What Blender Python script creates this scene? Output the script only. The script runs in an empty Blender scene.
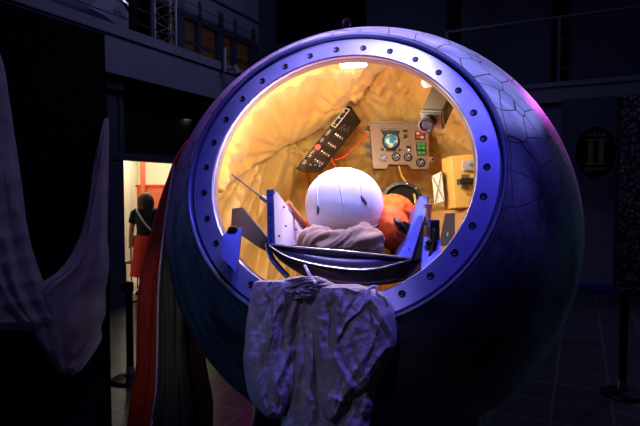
import bpy, bmesh, math, random
from mathutils import Vector, Matrix, noise
random.seed(7)
V = Vector
PI = math.pi
scn = bpy.context.scene
COL = scn.collection
F = 520.0                      # focal length in pixels of the photograph
CAMZ = 1.7
PITCH = math.atan(23 / F)
CP, SP = math.cos(PITCH), math.sin(PITCH)

# ------------------------------------------------------------------ camera
cd = bpy.data.cameras.new('camera'); cam = bpy.data.objects.new('camera', cd); COL.objects.link(cam)
cd.sensor_width = 36; cd.lens = 36 * F / 640; cd.clip_start = .05
cam.location = (0, 0, CAMZ); cam.rotation_euler = (PI / 2 - PITCH, 0, 0)
scn.camera = cam

def c2w(x, u, f):               # camera axes (right, up, forward) -> world direction
    return V((x, f * CP + u * SP, -f * SP + u * CP))
def W(px, py, Y):               # the point at depth Y seen at a place in the photograph
    d = c2w((px - 320) / F, (213 - py) / F, 1)
    return V((0, 0, CAMZ)) + d * (Y / d.y)
def proj(p):
    q = p - V((0, 0, CAMZ)); f = q.y * CP - q.z * SP; u = q.y * SP + q.z * CP
    return 320 + F * q.x / f, 213 - F * u / f

# ------------------------------------------------------------------ materials
def mat(name, col=(.5, .5, .5), rough=.5, metal=0, emit=None, es=1, spec=.5, bump=None, var=None, sheen=0, alpha=None):
    m = bpy.data.materials.new(name); m.use_nodes = True
    nt = m.node_tree; b = nt.nodes['Principled BSDF']
    b.inputs['Base Color'].default_value = (*col, 1); b.inputs['Roughness'].default_value = rough
    b.inputs['Metallic'].default_value = metal; b.inputs['Specular IOR Level'].default_value = spec
    if sheen: b.inputs['Sheen Weight'].default_value = sheen
    if emit:
        b.inputs['Emission Color'].default_value = (*emit, 1); b.inputs['Emission Strength'].default_value = es
    tc = nt.nodes.new('ShaderNodeTexCoord')
    if var:                     # (scale, colour2, contrast)
        n = nt.nodes.new('ShaderNodeTexNoise'); n.inputs['Scale'].default_value = var[0]; n.inputs['Detail'].default_value = 6
        nt.links.new(tc.outputs['Object'], n.inputs['Vector'])
        r = nt.nodes.new('ShaderNodeValToRGB'); k = var[2] if len(var) > 2 else .15
        r.color_ramp.elements[0].position = .5 - k; r.color_ramp.elements[1].position = .5 + k
        r.color_ramp.elements[0].color = (*col, 1); r.color_ramp.elements[1].color = (*var[1], 1)
        nt.links.new(n.outputs['Fac'], r.inputs['Fac']); nt.links.new(r.outputs['Color'], b.inputs['Base Color'])
    if bump:                    # (scale, strength, distance)
        n = nt.nodes.new('ShaderNodeTexNoise'); n.inputs['Scale'].default_value = bump[0]; n.inputs['Detail'].default_value = 5
        nt.links.new(tc.outputs['Object'], n.inputs['Vector'])
        bp = nt.nodes.new('ShaderNodeBump'); bp.inputs['Strength'].default_value = bump[1]; bp.inputs['Distance'].default_value = bump[2]
        nt.links.new(n.outputs['Fac'], bp.inputs['Height']); nt.links.new(bp.outputs['Normal'], b.inputs['Normal'])
    return m

M = dict(
    ring=mat('ring_paint', (.20, .20, .48), .33, .5, bump=(14, .12, .004), var=(5, (.30, .30, .60), .2)),
    ring_in=mat('ring_inner_lip', (.16, .09, .10), .45, .2, bump=(30, .3, .004)),
    groove=mat('rim_groove', (.015, .015, .04), .4, .3),
    rim=mat('rim_metal', (.35, .38, .6), .28, .8),
    bolt=mat('bolt_black', (.012, .012, .03), .4, .6),
    boltc=mat('bolt_core', (.3, .32, .6), .3, .8),
    gold=mat('gold_lining_fabric', (.56, .34, .09), .42, 0, bump=(70, .06, .002), var=(5, (.66, .43, .135), .25), sheen=.3),
    goldbox=mat('yellow_box_paint', (.80, .52, .15), .5, 0, bump=(80, .06, .002)),
    blue=mat('seat_blue_paint', (.045, .055, .26), .35, .3, bump=(20, .15, .003), var=(18, (.08, .095, .36), .15)),
    seatin=mat('seat_inner_lining', (.78, .72, .82), .6, 0, bump=(16, .15, .004)),
    seatdk=mat('seat_end_panel', (.035, .025, .055), .3, .4, bump=(8, .2, .004)),
    brown=mat('seat_underside', (.09, .05, .035), .55, .1, var=(9, (.025, .02, .02), .1)),
    helmet=mat('helmet_cover', (.86, .86, .90), .6, 0, bump=(70, .05, .002)),
    black=mat('black_plastic', (.012, .012, .013), .4),
    dark=mat('dark_grey_metal', (.03, .03, .04), .45, .4),
    panelbr=mat('panel_enamel', (.22, .15, .115), .45, .15, bump=(60, .08, .001)),
    console=mat('console_black', (.010, .007, .006), .4, .1, var=(12, (.022, .012, .007), .1)),
    white=mat('white_paint', (.8, .8, .78), .5),
    grey=mat('grey_box_paint', (.15, .14, .13), .42, .3, bump=(50, .1, .002)),
    lgrey=mat('pale_grey_metal', (.24, .24, .24), .4, .4),
    steel=mat('steel', (.6, .6, .62), .3, .9),
    copper=mat('copper_tube', (.55, .22, .09), .4, .4),
    red=mat('red_paint', (.75, .03, .015), .45),
    green=mat('green_light', (.03, .22, .05), .4, emit=(.05, .5, .1), es=.15),
    orange=mat('orange_suit', (.72, .085, .012), .75, 0, bump=(18, .4, .01), var=(6, (.82, .13, .02), .2), spec=.2),
    beige=mat('beige_cloth', (.56, .37, .22), .85, 0, bump=(40, .3, .006)),
    chute=mat('parachute_cloth', (.66, .60, .60), .9, 0, bump=(22, .3, .01), var=(5, (.44, .40, .42), .2)),
    cord=mat('white_cord', (.75, .75, .8), .7),
    redcloth=mat('red_cloth', (.55, .035, .008), .75, bump=(9, .3, .01)),
    olive=mat('olive_cloth', (.13, .11, .055), .85, bump=(9, .3, .01), var=(4, (.09, .07, .035), .2)),
    brownc=mat('dark_brown_cloth', (.07, .022, .008), .85, bump=(9, .3, .01)),
    greyc=mat('grey_cloth', (.20, .18, .24), .85, bump=(9, .3, .01)),
    display=mat('display_panel_black', (.004, .004, .007), .8, spec=.1),
    wallb=mat('blue_grey_wall', (.11, .12, .20), .85, bump=(5, .1, .01), var=(.8, (.075, .08, .15), .3)),
    fascia=mat('concrete_fascia', (.17, .18, .26), .8, bump=(6, .2, .01), var=(1.5, (.12, .125, .19), .3)),
    frame=mat('steel_frame_paint', (.055, .06, .10), .5, .3),
    glassdk=mat('dark_glass', (.004, .004, .006), .75, spec=.2),
    amber=mat('amber_window', (.10, .04, .015), .6, emit=(.8, .25, .07), es=.012, var=(1.2, (.04, .018, .008), .2)),
    cream=mat('cream_wall', (.82, .76, .56), .8, bump=(10, .05, .01)),
    brick=mat('red_board', (.62, .13, .06), .6),
    skin=mat('skin', (.55, .30, .20), .55),
    hair=mat('brown_hair', (.10, .035, .02), .6, bump=(60, .6, .01)),
    tee=mat('black_tee', (.012, .012, .014), .85),
    skirt=mat('red_skirt', (.85, .04, .02), .7),
    strap=mat('white_strap', (.8, .78, .7), .6),
    stand=mat('stanchion_black', (.012, .012, .018), .28, .5),
    belt=mat('belt_webbing', (.01, .01, .015), .7),
    bannerlit=None,
    craft=mat('craft_white', (.42, .43, .55), .5),
    lampw=mat('lamp_glass', (.9, .85, .8), .4, emit=(1, .85, .7), es=.5),
    strip=mat('strip_light_tube', (1, 1, 1), .4, emit=(1, .93, .85), es=9),
    gold_ink=mat('gold_print', (.15, .12, .03), .6),
    white_ink=mat('white_print', (.16, .16, .2), .6),
    bluep=mat('blue_board', (.03, .03, .30), .5),
)

def link(nt, a, b): nt.links.new(a, b)
# hull: charred tiles, cracked into plates near the top, streaks below
def hull_material():
    m = bpy.data.materials.new('scorched_hull'); m.use_nodes = True; nt = m.node_tree; N = nt.nodes
    b = N['Principled BSDF']; tc = N.new('ShaderNodeTexCoord')
    wn = N.new('ShaderNodeTexNoise'); wn.inputs['Scale'].default_value = 3; wn.inputs['Detail'].default_value = 3
    link(nt, tc.outputs['Object'], wn.inputs['Vector'])
    mx = N.new('ShaderNodeMixRGB'); mx.inputs['Fac'].default_value = .07
    link(nt, tc.outputs['Object'], mx.inputs[1]); link(nt, wn.outputs['Color'], mx.inputs[2])
    vo = N.new('ShaderNodeTexVoronoi'); vo.feature = 'DISTANCE_TO_EDGE'; vo.inputs['Scale'].default_value = 7.6; vo.inputs['Randomness'].default_value = .55
    link(nt, mx.outputs[0], vo.inputs['Vector'])
    cr = N.new('ShaderNodeValToRGB'); cr.color_ramp.elements[0].position = .008; cr.color_ramp.elements[1].position = .028
    cr.color_ramp.elements[0].color = (0, 0, 0, 1); cr.color_ramp.elements[1].color = (1, 1, 1, 1)
    link(nt, vo.outputs['Distance'], cr.inputs['Fac'])
    # how far up the hull (generated in world-up via geometry position)
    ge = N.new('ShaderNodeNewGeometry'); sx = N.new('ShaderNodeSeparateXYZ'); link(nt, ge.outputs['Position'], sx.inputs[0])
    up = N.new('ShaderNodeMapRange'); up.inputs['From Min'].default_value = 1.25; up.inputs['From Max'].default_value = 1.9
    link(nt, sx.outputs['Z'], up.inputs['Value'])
    # crack visibility
    one = N.new('ShaderNodeMixRGB'); one.inputs[1].default_value = (1, 1, 1, 1)
    link(nt, up.outputs[0], one.inputs['Fac']); link(nt, cr.outputs['Color'], one.inputs[2])
    sn = N.new('ShaderNodeTexNoise'); sn.inputs['Scale'].default_value = 2.2; sn.inputs['Detail'].default_value = 9; sn.inputs['Roughness'].default_value = .65
    mp = N.new('ShaderNodeMapping'); mp.inputs['Scale'].default_value = (1, 3.2, 1); mp.inputs['Rotation'].default_value = (.3, .2, .5)
    link(nt, tc.outputs['Object'], mp.inputs[0]); link(nt, mp.outputs[0], sn.inputs['Vector'])
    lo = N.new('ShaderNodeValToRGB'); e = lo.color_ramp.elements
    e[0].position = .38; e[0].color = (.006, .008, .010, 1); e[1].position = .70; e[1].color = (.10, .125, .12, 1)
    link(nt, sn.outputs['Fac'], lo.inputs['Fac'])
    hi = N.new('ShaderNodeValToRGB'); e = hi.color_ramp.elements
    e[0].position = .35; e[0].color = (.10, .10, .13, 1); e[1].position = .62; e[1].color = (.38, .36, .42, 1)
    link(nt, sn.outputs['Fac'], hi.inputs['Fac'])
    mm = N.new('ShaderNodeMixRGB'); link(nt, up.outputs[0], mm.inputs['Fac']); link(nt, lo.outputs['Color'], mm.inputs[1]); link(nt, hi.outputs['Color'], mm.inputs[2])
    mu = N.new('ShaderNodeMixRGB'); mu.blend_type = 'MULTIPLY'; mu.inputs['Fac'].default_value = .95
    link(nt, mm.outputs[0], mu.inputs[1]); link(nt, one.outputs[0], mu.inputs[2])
    link(nt, mu.outputs[0], b.inputs['Base Color'])
    b.inputs['Roughness'].default_value = .55
    bp = N.new('ShaderNodeBump'); bp.inputs['Strength'].default_value = .3; bp.inputs['Distance'].default_value = .005
    link(nt, one.outputs[0], bp.inputs['Height'])
    b2 = N.new('ShaderNodeBump'); b2.inputs['Strength'].default_value = .35; b2.inputs['Distance'].default_value = .02
    link(nt, sn.outputs['Fac'], b2.inputs['Height']); link(nt, bp.outputs['Normal'], b2.inputs['Normal'])
    link(nt, b2.outputs['Normal'], b.inputs['Normal'])
    return m
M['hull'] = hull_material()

def floor_material():
    m = bpy.data.materials.new('dark_floor_tiles'); m.use_nodes = True; nt = m.node_tree; N = nt.nodes; b = N['Principled BSDF']
    tc = N.new('ShaderNodeTexCoord'); mp = N.new('ShaderNodeMapping'); mp.inputs['Rotation'].default_value = (0, 0, math.atan2(.5, 1) * 1.0)
    link(nt, tc.outputs['Object'], mp.inputs[0])
    br = N.new('ShaderNodeTexBrick'); br.offset = 0; br.inputs['Scale'].default_value = 1
    br.inputs['Brick Width'].default_value = .42; br.inputs['Row Height'].default_value = .42; br.inputs['Mortar Size'].default_value = .012; br.inputs['Mortar Smooth'].default_value = .1
    br.inputs['Color1'].default_value = (.032, .032, .040, 1); br.inputs['Color2'].default_value = (.045, .045, .052, 1); br.inputs['Mortar'].default_value = (.09, .09, .11, 1)
    link(nt, mp.outputs[0], br.inputs['Vector']); link(nt, br.outputs['Color'], b.inputs['Base Color'])
    ng = N.new('ShaderNodeTexNoise'); ng.inputs['Scale'].default_value = 9; link(nt, tc.outputs['Object'], ng.inputs['Vector'])
    mr = N.new('ShaderNodeMapRange'); mr.inputs['To Min'].default_value = .22; mr.inputs['To Max'].default_value = .45; link(nt, ng.outputs['Fac'], mr.inputs['Value']); link(nt, mr.outputs[0], b.inputs['Roughness'])
    bp = N.new('ShaderNodeBump'); bp.invert = True; bp.inputs['Strength'].default_value = .6; bp.inputs['Distance'].default_value = .006
    link(nt, br.outputs['Fac'], bp.inputs['Height']); link(nt, bp.outputs['Normal'], b.inputs['Normal'])
    return m
M['floor'] = floor_material()

def globe_material(): # little globe of the navigation instrument
    m = bpy.data.materials.new('globe_map'); m.use_nodes = True; nt = m.node_tree; N = nt.nodes; b = N['Principled BSDF']
    tc = N.new('ShaderNodeTexCoord'); n = N.new('ShaderNodeTexNoise'); n.inputs['Scale'].default_value = 26; n.inputs['Detail'].default_value = 2
    link(nt, tc.outputs['Object'], n.inputs['Vector'])
    r = N.new('ShaderNodeValToRGB'); r.color_ramp.interpolation = 'CONSTANT'; e = r.color_ramp.elements
    e[0].position = 0; e[0].color = (.03, .20, .38, 1); e[1].position = .54; e[1].color = (.55, .62, .35, 1)
    x = e.new(.60); x.color = (.75, .35, .25, 1); x = e.new(.66); x.color = (.8, .75, .45, 1)
    link(nt, n.outputs['Fac'], r.inputs['Fac']); link(nt, r.outputs['Color'], b.inputs['Base Color'])
    link(nt, r.outputs['Color'], b.inputs['Emission Color']); b.inputs['Emission Strength'].default_value = .06
    b.inputs['Roughness'].default_value = .3
    return m
M['globe'] = globe_material()

def banner_material():
    m = bpy.data.materials.new('printed_banner'); m.use_nodes = True; nt = m.node_tree; N = nt.nodes; b = N['Principled BSDF']
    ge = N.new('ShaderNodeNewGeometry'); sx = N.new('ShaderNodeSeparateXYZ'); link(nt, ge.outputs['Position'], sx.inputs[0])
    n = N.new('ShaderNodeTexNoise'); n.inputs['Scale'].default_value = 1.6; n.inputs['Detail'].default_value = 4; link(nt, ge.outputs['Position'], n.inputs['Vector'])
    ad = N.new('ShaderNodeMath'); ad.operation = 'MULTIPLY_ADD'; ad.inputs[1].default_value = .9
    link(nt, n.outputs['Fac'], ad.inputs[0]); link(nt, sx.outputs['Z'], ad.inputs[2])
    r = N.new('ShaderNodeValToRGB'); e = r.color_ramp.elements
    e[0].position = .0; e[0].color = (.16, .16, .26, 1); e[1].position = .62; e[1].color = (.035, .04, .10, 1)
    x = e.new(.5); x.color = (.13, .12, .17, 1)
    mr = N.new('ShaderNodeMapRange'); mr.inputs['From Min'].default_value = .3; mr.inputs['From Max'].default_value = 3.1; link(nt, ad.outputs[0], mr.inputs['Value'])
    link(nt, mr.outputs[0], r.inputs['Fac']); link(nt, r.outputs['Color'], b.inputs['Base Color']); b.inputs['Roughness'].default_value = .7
    return m
M['banner'] = banner_material()

def lace_material(): # dark speckled panel at the right edge
    m = bpy.data.materials.new('speckled_panel'); m.use_nodes = True; nt = m.node_tree; N = nt.nodes; b = N['Principled BSDF']
    tc = N.new('ShaderNodeTexCoord'); v = N.new('ShaderNodeTexVoronoi'); v.inputs['Scale'].default_value = 14; link(nt, tc.outputs['Object'], v.inputs['Vector'])
    r = N.new('ShaderNodeValToRGB'); e = r.color_ramp.elements; e[0].position = .25; e[0].color = (.16, .16, .22, 1); e[1].position = .5; e[1].color = (.012, .012, .02, 1)
    link(nt, v.outputs['Distance'], r.inputs['Fac']); link(nt, r.outputs['Color'], b.inputs['Base Color'])
    bp = N.new('ShaderNodeBump'); bp.inputs['Strength'].default_value = .8; bp.inputs['Distance'].default_value = .03; link(nt, v.outputs['Distance'], bp.inputs['Height']); link(nt, bp.outputs['Normal'], b.inputs['Normal'])
    return m
M['lace'] = lace_material()

def photo_print_material(): # dark cloth banding
    m = M['chute'].copy(); m.name = 'banded_parachute_cloth'; return m

# ------------------------------------------------------------------ mesh helpers
class MB:
    def __init__(s): s.v = []; s.f = []
    def add(s, vs, fs):
        o = len(s.v); s.v += [V(p) for p in vs]; s.f += [[i + o for i in f] for f in fs]; return s
    def frame_box(s, c, ax, ay, az, sx, sy, sz, bev=0):
        """box with centre c along unit axes; a small chamfer when bev is set"""
        hx, hy, hz = sx / 2, sy / 2, sz / 2
        if bev <= 0:
            P = [c + ax * (hx * i) + ay * (hy * j) + az * (hz * k) for k in (-1, 1) for j in (-1, 1) for i in (-1, 1)]
            return s.add(P, [(0, 2, 3, 1), (4, 5, 7, 6), (0, 1, 5, 4), (2, 6, 7, 3), (0, 4, 6, 2), (1, 3, 7, 5)])
        b = min(bev, hx * .9, hy * .9, hz * .9)
        bm = bmesh.new(); bmesh.ops.create_cube(bm, size=1)
        for v in bm.verts: v.co = V((v.co.x * sx, v.co.y * sy, v.co.z * sz))
        bmesh.ops.bevel(bm, geom=list(bm.edges), offset=b, segments=2, affect='EDGES')
        bm.verts.index_update()
        s.add([c + ax * v.co.x + ay * v.co.y + az * v.co.z for v in bm.verts], [[v.index for v in f.verts] for f in bm.faces]); bm.free(); return s
    def box(s, c, size, bev=0, rz=0):
        R_ = Matrix.Rotation(rz, 3, 'Z')
        return s.frame_box(V(c), R_ @ V((1, 0, 0)), R_ @ V((0, 1, 0)), V((0, 0, 1)), *size, bev)
    def prism(s, pts, d):
        n = len(pts); P = [V(p) for p in pts] + [V(p) + V(d) for p in pts]
        fs = [list(range(n)), list(range(2 * n - 1, n - 1, -1))] + [(i, i + n, (i + 1) % n + n, (i + 1) % n) for i in range(n)]
        return s.add(P, fs)
    def rings(s, rs, cap=True, closed=True):
        n = len(rs[0]); o = []; 
        for r in rs: o += r
        fs = []
        for i in range(len(rs) - 1):
            for j in range(n if closed else n - 1):
                a, b = i * n + j, i * n + (j + 1) % n
                fs.append((a, b, b + n, a + n))
        if cap: fs += [list(range(n - 1, -1, -1)), list(range((len(rs) - 1) * n, len(rs) * n))]
        return s.add(o, fs)
    def lathe(s, prof, c, ax, n=48, cap=False, e=None):
        """prof: (radius, height along ax)"""
        ax = V(ax).normalized(); u = V(e) if e else ax.orthogonal(); u = (u - ax * u.dot(ax)).normalized(); w = ax.cross(u)
        return s.rings([[V(c) + ax * h + u * (r * math.cos(2 * PI * j / n)) + w * (r * math.sin(2 * PI * j / n)) for j in range(n)] for r, h in prof], cap)
    def cyl(s, a, b, r, r2=None, n=20):
        a, b = V(a), V(b); return s.lathe([(r, 0), (r if r2 is None else r2, (b - a).length)], a, b - a, n, True)
    def ball(s, c, r, n=24, sc=(1, 1, 1)):
        rs = [[V((c[0] + sc[0] * r * math.sin(t) * math.cos(2 * PI * j / n), c[1] + sc[1] * r * math.sin(t) * math.sin(2 * PI * j / n), c[2] + sc[2] * r * math.cos(t))) for j in range(n)] for t in [PI * (.02 + .96 * i / (n // 2)) for i in range(n // 2 + 1)]]
        return s.rings(rs, True)
    def tube(s, path, r, n=10):
        P = [V(p) for p in path]; rs = []; prev = None
        for i, p in enumerate(P):
            t = (P[min(i + 1, len(P) - 1)] - P[max(i - 1, 0)]).normalized()
            u = t.orthogonal() if prev is None else prev - t * prev.dot(t); u.normalize(); prev = u; w = t.cross(u)
            rr = r[i] if isinstance(r, (list, tuple)) else r
            rs.append([p + u * (rr * math.cos(2 * PI * j / n)) + w * (rr * math.sin(2 * PI * j / n)) for j in range(n)])
        return s.rings(rs, True)

ORG = {}
def _mesh(name, mb, m, org, smooth):
    me = bpy.data.meshes.new(name)
    me.from_pydata([tuple(p - org) for p in mb.v], [], mb.f); me.validate()
    bm = bmesh.new(); bm.from_mesh(me); bmesh.ops.recalc_face_normals(bm, faces=bm.faces)
    bm.to_mesh(me); bm.free()
    me.materials.append(m)
    if smooth is not None:
        me.polygons.foreach_set('use_smooth', [True] * len(me.polygons))
        if smooth: 
            try: me.set_sharp_from_angle(angle=math.radians(smooth))
            except Exception: pass
    return me
def obj(name, mb, m, parent=None, smooth=35, org=None, label=None):
    if parent is not None: o_ = ORG[parent.name]
    elif org is not None: o_ = V(org)
    else:
        xs = [p.x for p in mb.v]; ys = [p.y for p in mb.v]; zs = [p.z for p in mb.v]
        o_ = V(((min(xs) + max(xs)) / 2, (min(ys) + max(ys)) / 2, min(zs)))
    o = bpy.data.objects.new(name, _mesh(name, mb, m, o_, smooth)); COL.objects.link(o)
    ORG[o.name] = o_
    if parent is not None: o.parent = parent
    else: o.location = o_
    if label: o['label'] = label
    return o
def tag(o, label, cat, group=None, kind=None):
    o['label'] = label; o['category'] = cat
    if group: o['group'] = group
    if kind: o['kind'] = kind
    return o
def thing(name, label, cat, loc, group=None):
    o = bpy.data.objects.new(name, None); COL.objects.link(o); o.location = loc; o.empty_display_size = .1
    ORG[o.name] = V(loc); return tag(o, label, cat, group)
def struct(name, mb, m, smooth=35):
    o = obj(name, mb, m, None, smooth); o['kind'] = 'structure'; return o
def text_obj(name, body, m, parent, p, ax, ay, h, thick=.002, wscale=1.0, label=None):
    cu = bpy.data.curves.new(name, 'FONT'); cu.body = body; cu.align_x = 'CENTER'; cu.align_y = 'CENTER'; cu.size = h / .7; cu.extrude = thick
    t = bpy.data.objects.new(name, cu); COL.objects.link(t); bpy.context.view_layer.update()
    me = bpy.data.meshes.new_from_object(t.evaluated_get(bpy.context.evaluated_depsgraph_get())); bpy.data.objects.remove(t); bpy.data.curves.remove(cu)
    az = ax.cross(ay); o_ = ORG[parent.name]
    for v in me.vertices: v.co = V(p) - o_ + ax * (v.co.x * wscale) + ay * v.co.y + az * v.co.z
    me.materials.clear(); me.materials.append(m); me.name = name
    o = bpy.data.objects.new(name, me); COL.objects.link(o); o.parent = parent; ORG[o.name] = o_
    return o

# ------------------------------------------------------------------ room
# the left wall runs along SL from PL, the far wall along SR from PR (they meet at a right angle)
PL, SL, NL = V((-2.9, 7.4, 0)), V((.4472, .8944, 0)), V((.8944, -.4472, 0))
PR, SR, NR = V((4.6, 8.8, 0)), V((-.8944, .4472, 0)), V((-.4472, -.8944, 0))
UP = V((0, 0, 1))
def sL(px, off=0):   # distance along the left wall seen at photograph column px
    p = PL + NL * off; k = (px - 320) / F; return (k * p.y - p.x) / (SL.x - k * SL.y)
def sR(px, off=0):
    p = PR + NR * off; k = (px - 320) / F; return (k * p.y - p.x) / (SR.x - k * SR.y)
def wbox(mb, side, s0, s1, z0, z1, o0, o1):
    P, S, N_ = (PL, SL, NL) if side == 'L' else (PR, SR, NR)
    c = P + S * ((s0 + s1) / 2) + N_ * ((o0 + o1) / 2) + UP * ((z0 + z1) / 2)
    return mb.frame_box(c, S, N_, UP, abs(s1 - s0), abs(o1 - o0), abs(z1 - z0))

CEIL = 7.0
sC = 4.61                       # corner of the two walls, along the left wall
tC = 3.05
struct('floor', MB().box((0, 6, -.05), (22, 26, .1)), M['floor'])
struct('ceiling', MB().box((0, 6, CEIL + .05), (22, 26, .1)), M['frame'])
struct('wall_back', MB().box((0, -6.9, CEIL / 2), (22, .2, CEIL)), M['wallb'])
# left wall, pierced by glazing and a doorway
s0d, s1d = sL(124), sL(124) + 1.9
w = MB()
wbox(w, 'L', -13, sL(109) - .0, 0, 3.3, -.15, 0)
wbox(w, 'L', s1d + 1.2, sC, 0, 3.3, -.15, 0)
struct('wall_left', w, M['display'])
w = MB(); wbox(w, 'L', sL(109), sL(124.2), 0, 3.3, -.14, .0)
struct('trim_1', w, M['frame'])
w = MB(); wbox(w, 'L', sL(109), sC, 2.13, 2.24, -.12, .02); wbox(w, 'L', sL(109), sC, 3.22, 3.3, -.12, .02)
wbox(w, 'L', sL(201.5), sL(207), 2.13, 3.3, -.12, .02); wbox(w, 'L', sL(119.5), sL(124.2), 2.13, 3.3, -.1, .025)
wbox(w, 'L', s1d, s1d + .12, 0, 2.2, -.1, .02)
struct('trim_2', w, M['frame'])
w = MB(); wbox(w, 'L', sL(124), sC, 2.2, 3.28, -.09, -.07); struct('window_1', w, M['glassdk'])
w = MB(); wbox(w, 'L', s1d + .1, s1d + 1.25, 0, 2.14, -.09, -.07); struct('window_2', w, M['glassdk'])
# gallery slab with its fascia on the left
w = MB(); wbox(w, 'L', -13, sC, 3.3, 3.97, -3.2, .12); wbox(w, 'L', -13, sC, 3.83, 3.97, .12, .16); wbox(w, 'L', -13, sC, 3.3, 3.35, .12, .15)
struct('trim_3', w, M['fascia'])
# gallery back wall: amber glazed panels between posts
w = MB(); wbox(w, 'L', -13, sC, 3.97, CEIL, -3.3, -3.1); struct('wall_gallery_left', w, M['wallb'])
gs = [(sL(172, -.6), sL(180, -.6)), (sL(185, -.6), sL(199, -.6)), (sL(201, -.6), sL(217, -.6)), (sL(224, -.6), sL(234, -.6)), (sL(236, -.6), sL(250, -.6))]
for i, (a, b) in enumerate(gs):
    w = MB(); wbox(w, 'L', a, b, 3.97, 4.8, -.64, -.6)
    struct('window_%d' % (i + 3), w, M['amber'])
w = MB()
for a in (181.5, 199.5, 220.5, 234.5, 252.5):
    s_ = sL(a, -.55); wd = .09 if a in (181.5, 220.5, 252.5) else .05
    wbox(w, 'L', s_ - wd, s_ + wd, 3.97, 5.2, -.66, -.5)
wbox(w, 'L', sL(170, -.55), sC, 4.8, 4.92, -.66, -.5); wbox(w, 'L', sL(170, -.55), sC, 4.40, 4.44, -.6, -.55)
struct('trim_4', w, M['frame'])
w = MB(); wbox(w, 'L', sL(132.5), sL(138.5), 3.97, CEIL, -.02, .03); struct('trim_9', w, M['display'])
w = MB(); wbox(w, 'L', sL(165, -.5), sC, 4.92, CEIL, -.66, -.5); struct('wall_left_upper', w, M['fascia'])
# dark doorway pillar at the corner, and tall blue-grey far wall
w = MB(); wbox(w, 'R', -9, tC, 0, 3.2, -.2, 0); struct('wall_far', w, M['wallb'])
w = MB(); wbox(w, 'R', -9, tC, 3.2, 3.52, -2.4, .1); wbox(w, 'R', -9, tC, 3.46, 3.54, .1, .14)
struct('trim_5', w, M['fascia'])
w = MB(); wbox(w, 'R', -9, tC + 2, 3.52, CEIL, -2.6, -2.4); struct('wall_far_upper', w, M['wallb'])
w = MB(); wbox(w, 'R', sR(458, -.3), sR(446, -.3), 3.5, CEIL, -.4, -.2); struct('trim_6', w, M['display'])
w = MB(); wbox(w, 'R', sR(565, -2.3), sR(548, -2.3), 3.5, CEIL, -2.4, -2.28); struct('trim_7', w, M['display'])
w = MB(); wbox(w, 'L', sC - .15, sC + .1, 3.3, CEIL, -.5, -.2); struct('trim_8', w, M['frame'])
w = MB(); wbox(w, 'R', -9, tC, 0, .12, 0, .02); struct('baseboard_far', w, M['bluep'])
struct('wall_right', MB().box((9.5, 3, CEIL / 2), (.2, 20, CEIL)), M['display'])

# gallery railings: each railing is one thing of posts and rails
def railing(name, side, a, b, zb, step, label, hs, off=.04, top=1.12):
    P, S, N_ = (PL, SL, NL) if side == 'L' else (PR, SR, NR)
    p0 = P + S * ((a + b) / 2) + N_ * off + UP * zb
    t = thing(name, label, 'railing', p0)
    n = max(1, int(round(abs(b - a) / step)))
    for i in range(n + 1):
        s_ = a + (b - a) * i / n
        q = P + S * s_ + N_ * off
        obj('post', MB().frame_box(q + UP * (zb + top / 2), S, N_, UP, .05, .05, top, .008), M['frame'], t)
    mid = P + S * ((a + b) / 2) + N_ * off
    obj('handrail', MB().frame_box(mid + UP * (zb + top), S, N_, UP, abs(b - a) + .05, .07, .045, .01), M['frame'], t)
    for h in hs:
        obj('rail_wire', MB().cyl(P + S * a + N_ * off + UP * (zb + h), P + S * b + N_ * off + UP * (zb + h), .009, n=8), M['frame'], t)
    return t
railing('gallery_railing', 'L', sL(-60), sL(262), 3.97, 2.45, 'dark metal gallery railing above the pale concrete ledge on the left', (.2, .42, .64, .86), -.02)
railing('gallery_railing', 'R', sR(445), sR(690), 3.54, 1.55, 'dark metal gallery railing running behind and right of the round capsule', (.25, .5, .75, 1.0), -.02)

# lit back room behind the doorway
w = MB(); w.box((-4.4, 11.2, 1.5), (7, .1, 3)); struct('wall_back_room', w, M['cream'])
w = MB(); a, b = PL + SL * (sL(110) - .0) - NL * .2, V((-3.93, 11.15, 0)); d = (b - a).normalized()
w.frame_box((a + b) / 2 + UP * 1.5 , d, V((-d.y, d.x, 0)), UP, (b - a).length, .08, 3); struct('wall_back_room_side', w, M['cream'])
w = MB(); w.prism([PL + SL * -1.5 - NL * .16 + UP * 3.0, PL + SL * sC - NL * .16 + UP * 3.0, V((0, 11.2, 3.0)), V((-6.5, 11.2, 3.0))], (0, 0, .1)); struct('ceiling_back_room', w, M['cream'])
w = MB(); w.prism([PL + SL * .1 - NL * .16 + UP * .004, PL + SL * (sC-.2) - NL * .16 + UP * .004, V((-.5, 11.1, .004)), V((-4.0, 11.1, .004))], (0, 0, .006)); struct('floor_back_room', w, mat('pale_room_floor', (.45, .40, .32), .5))
# red partition with its post
t = thing('red_partition', 'red-brown partition board with a tall red post behind the woman', 'partition', (W(158, 190, 10.2).x, 10.2, 0))
x0, x1 = W(137, 190, 10.2).x, W(185, 190, 10.2).x; zt = W(150, 187, 10.2).z
obj('board', MB().box(((x0 + x1) / 2, 10.2, zt / 2 + .01), (x1 - x0, .05, zt), .01), M['brick'], t)
obj('frame_rail', MB().box(((x0 + x1) / 2, 10.2, zt + .02), (x1 - x0 + .04, .08, .05), .01), M['red'], t)
xp = W(143, 190, 10.1).x
obj('post', MB().box((xp, 10.1, 1.5), (.085, .085, 2.99), .01), M['brick'], t)

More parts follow.
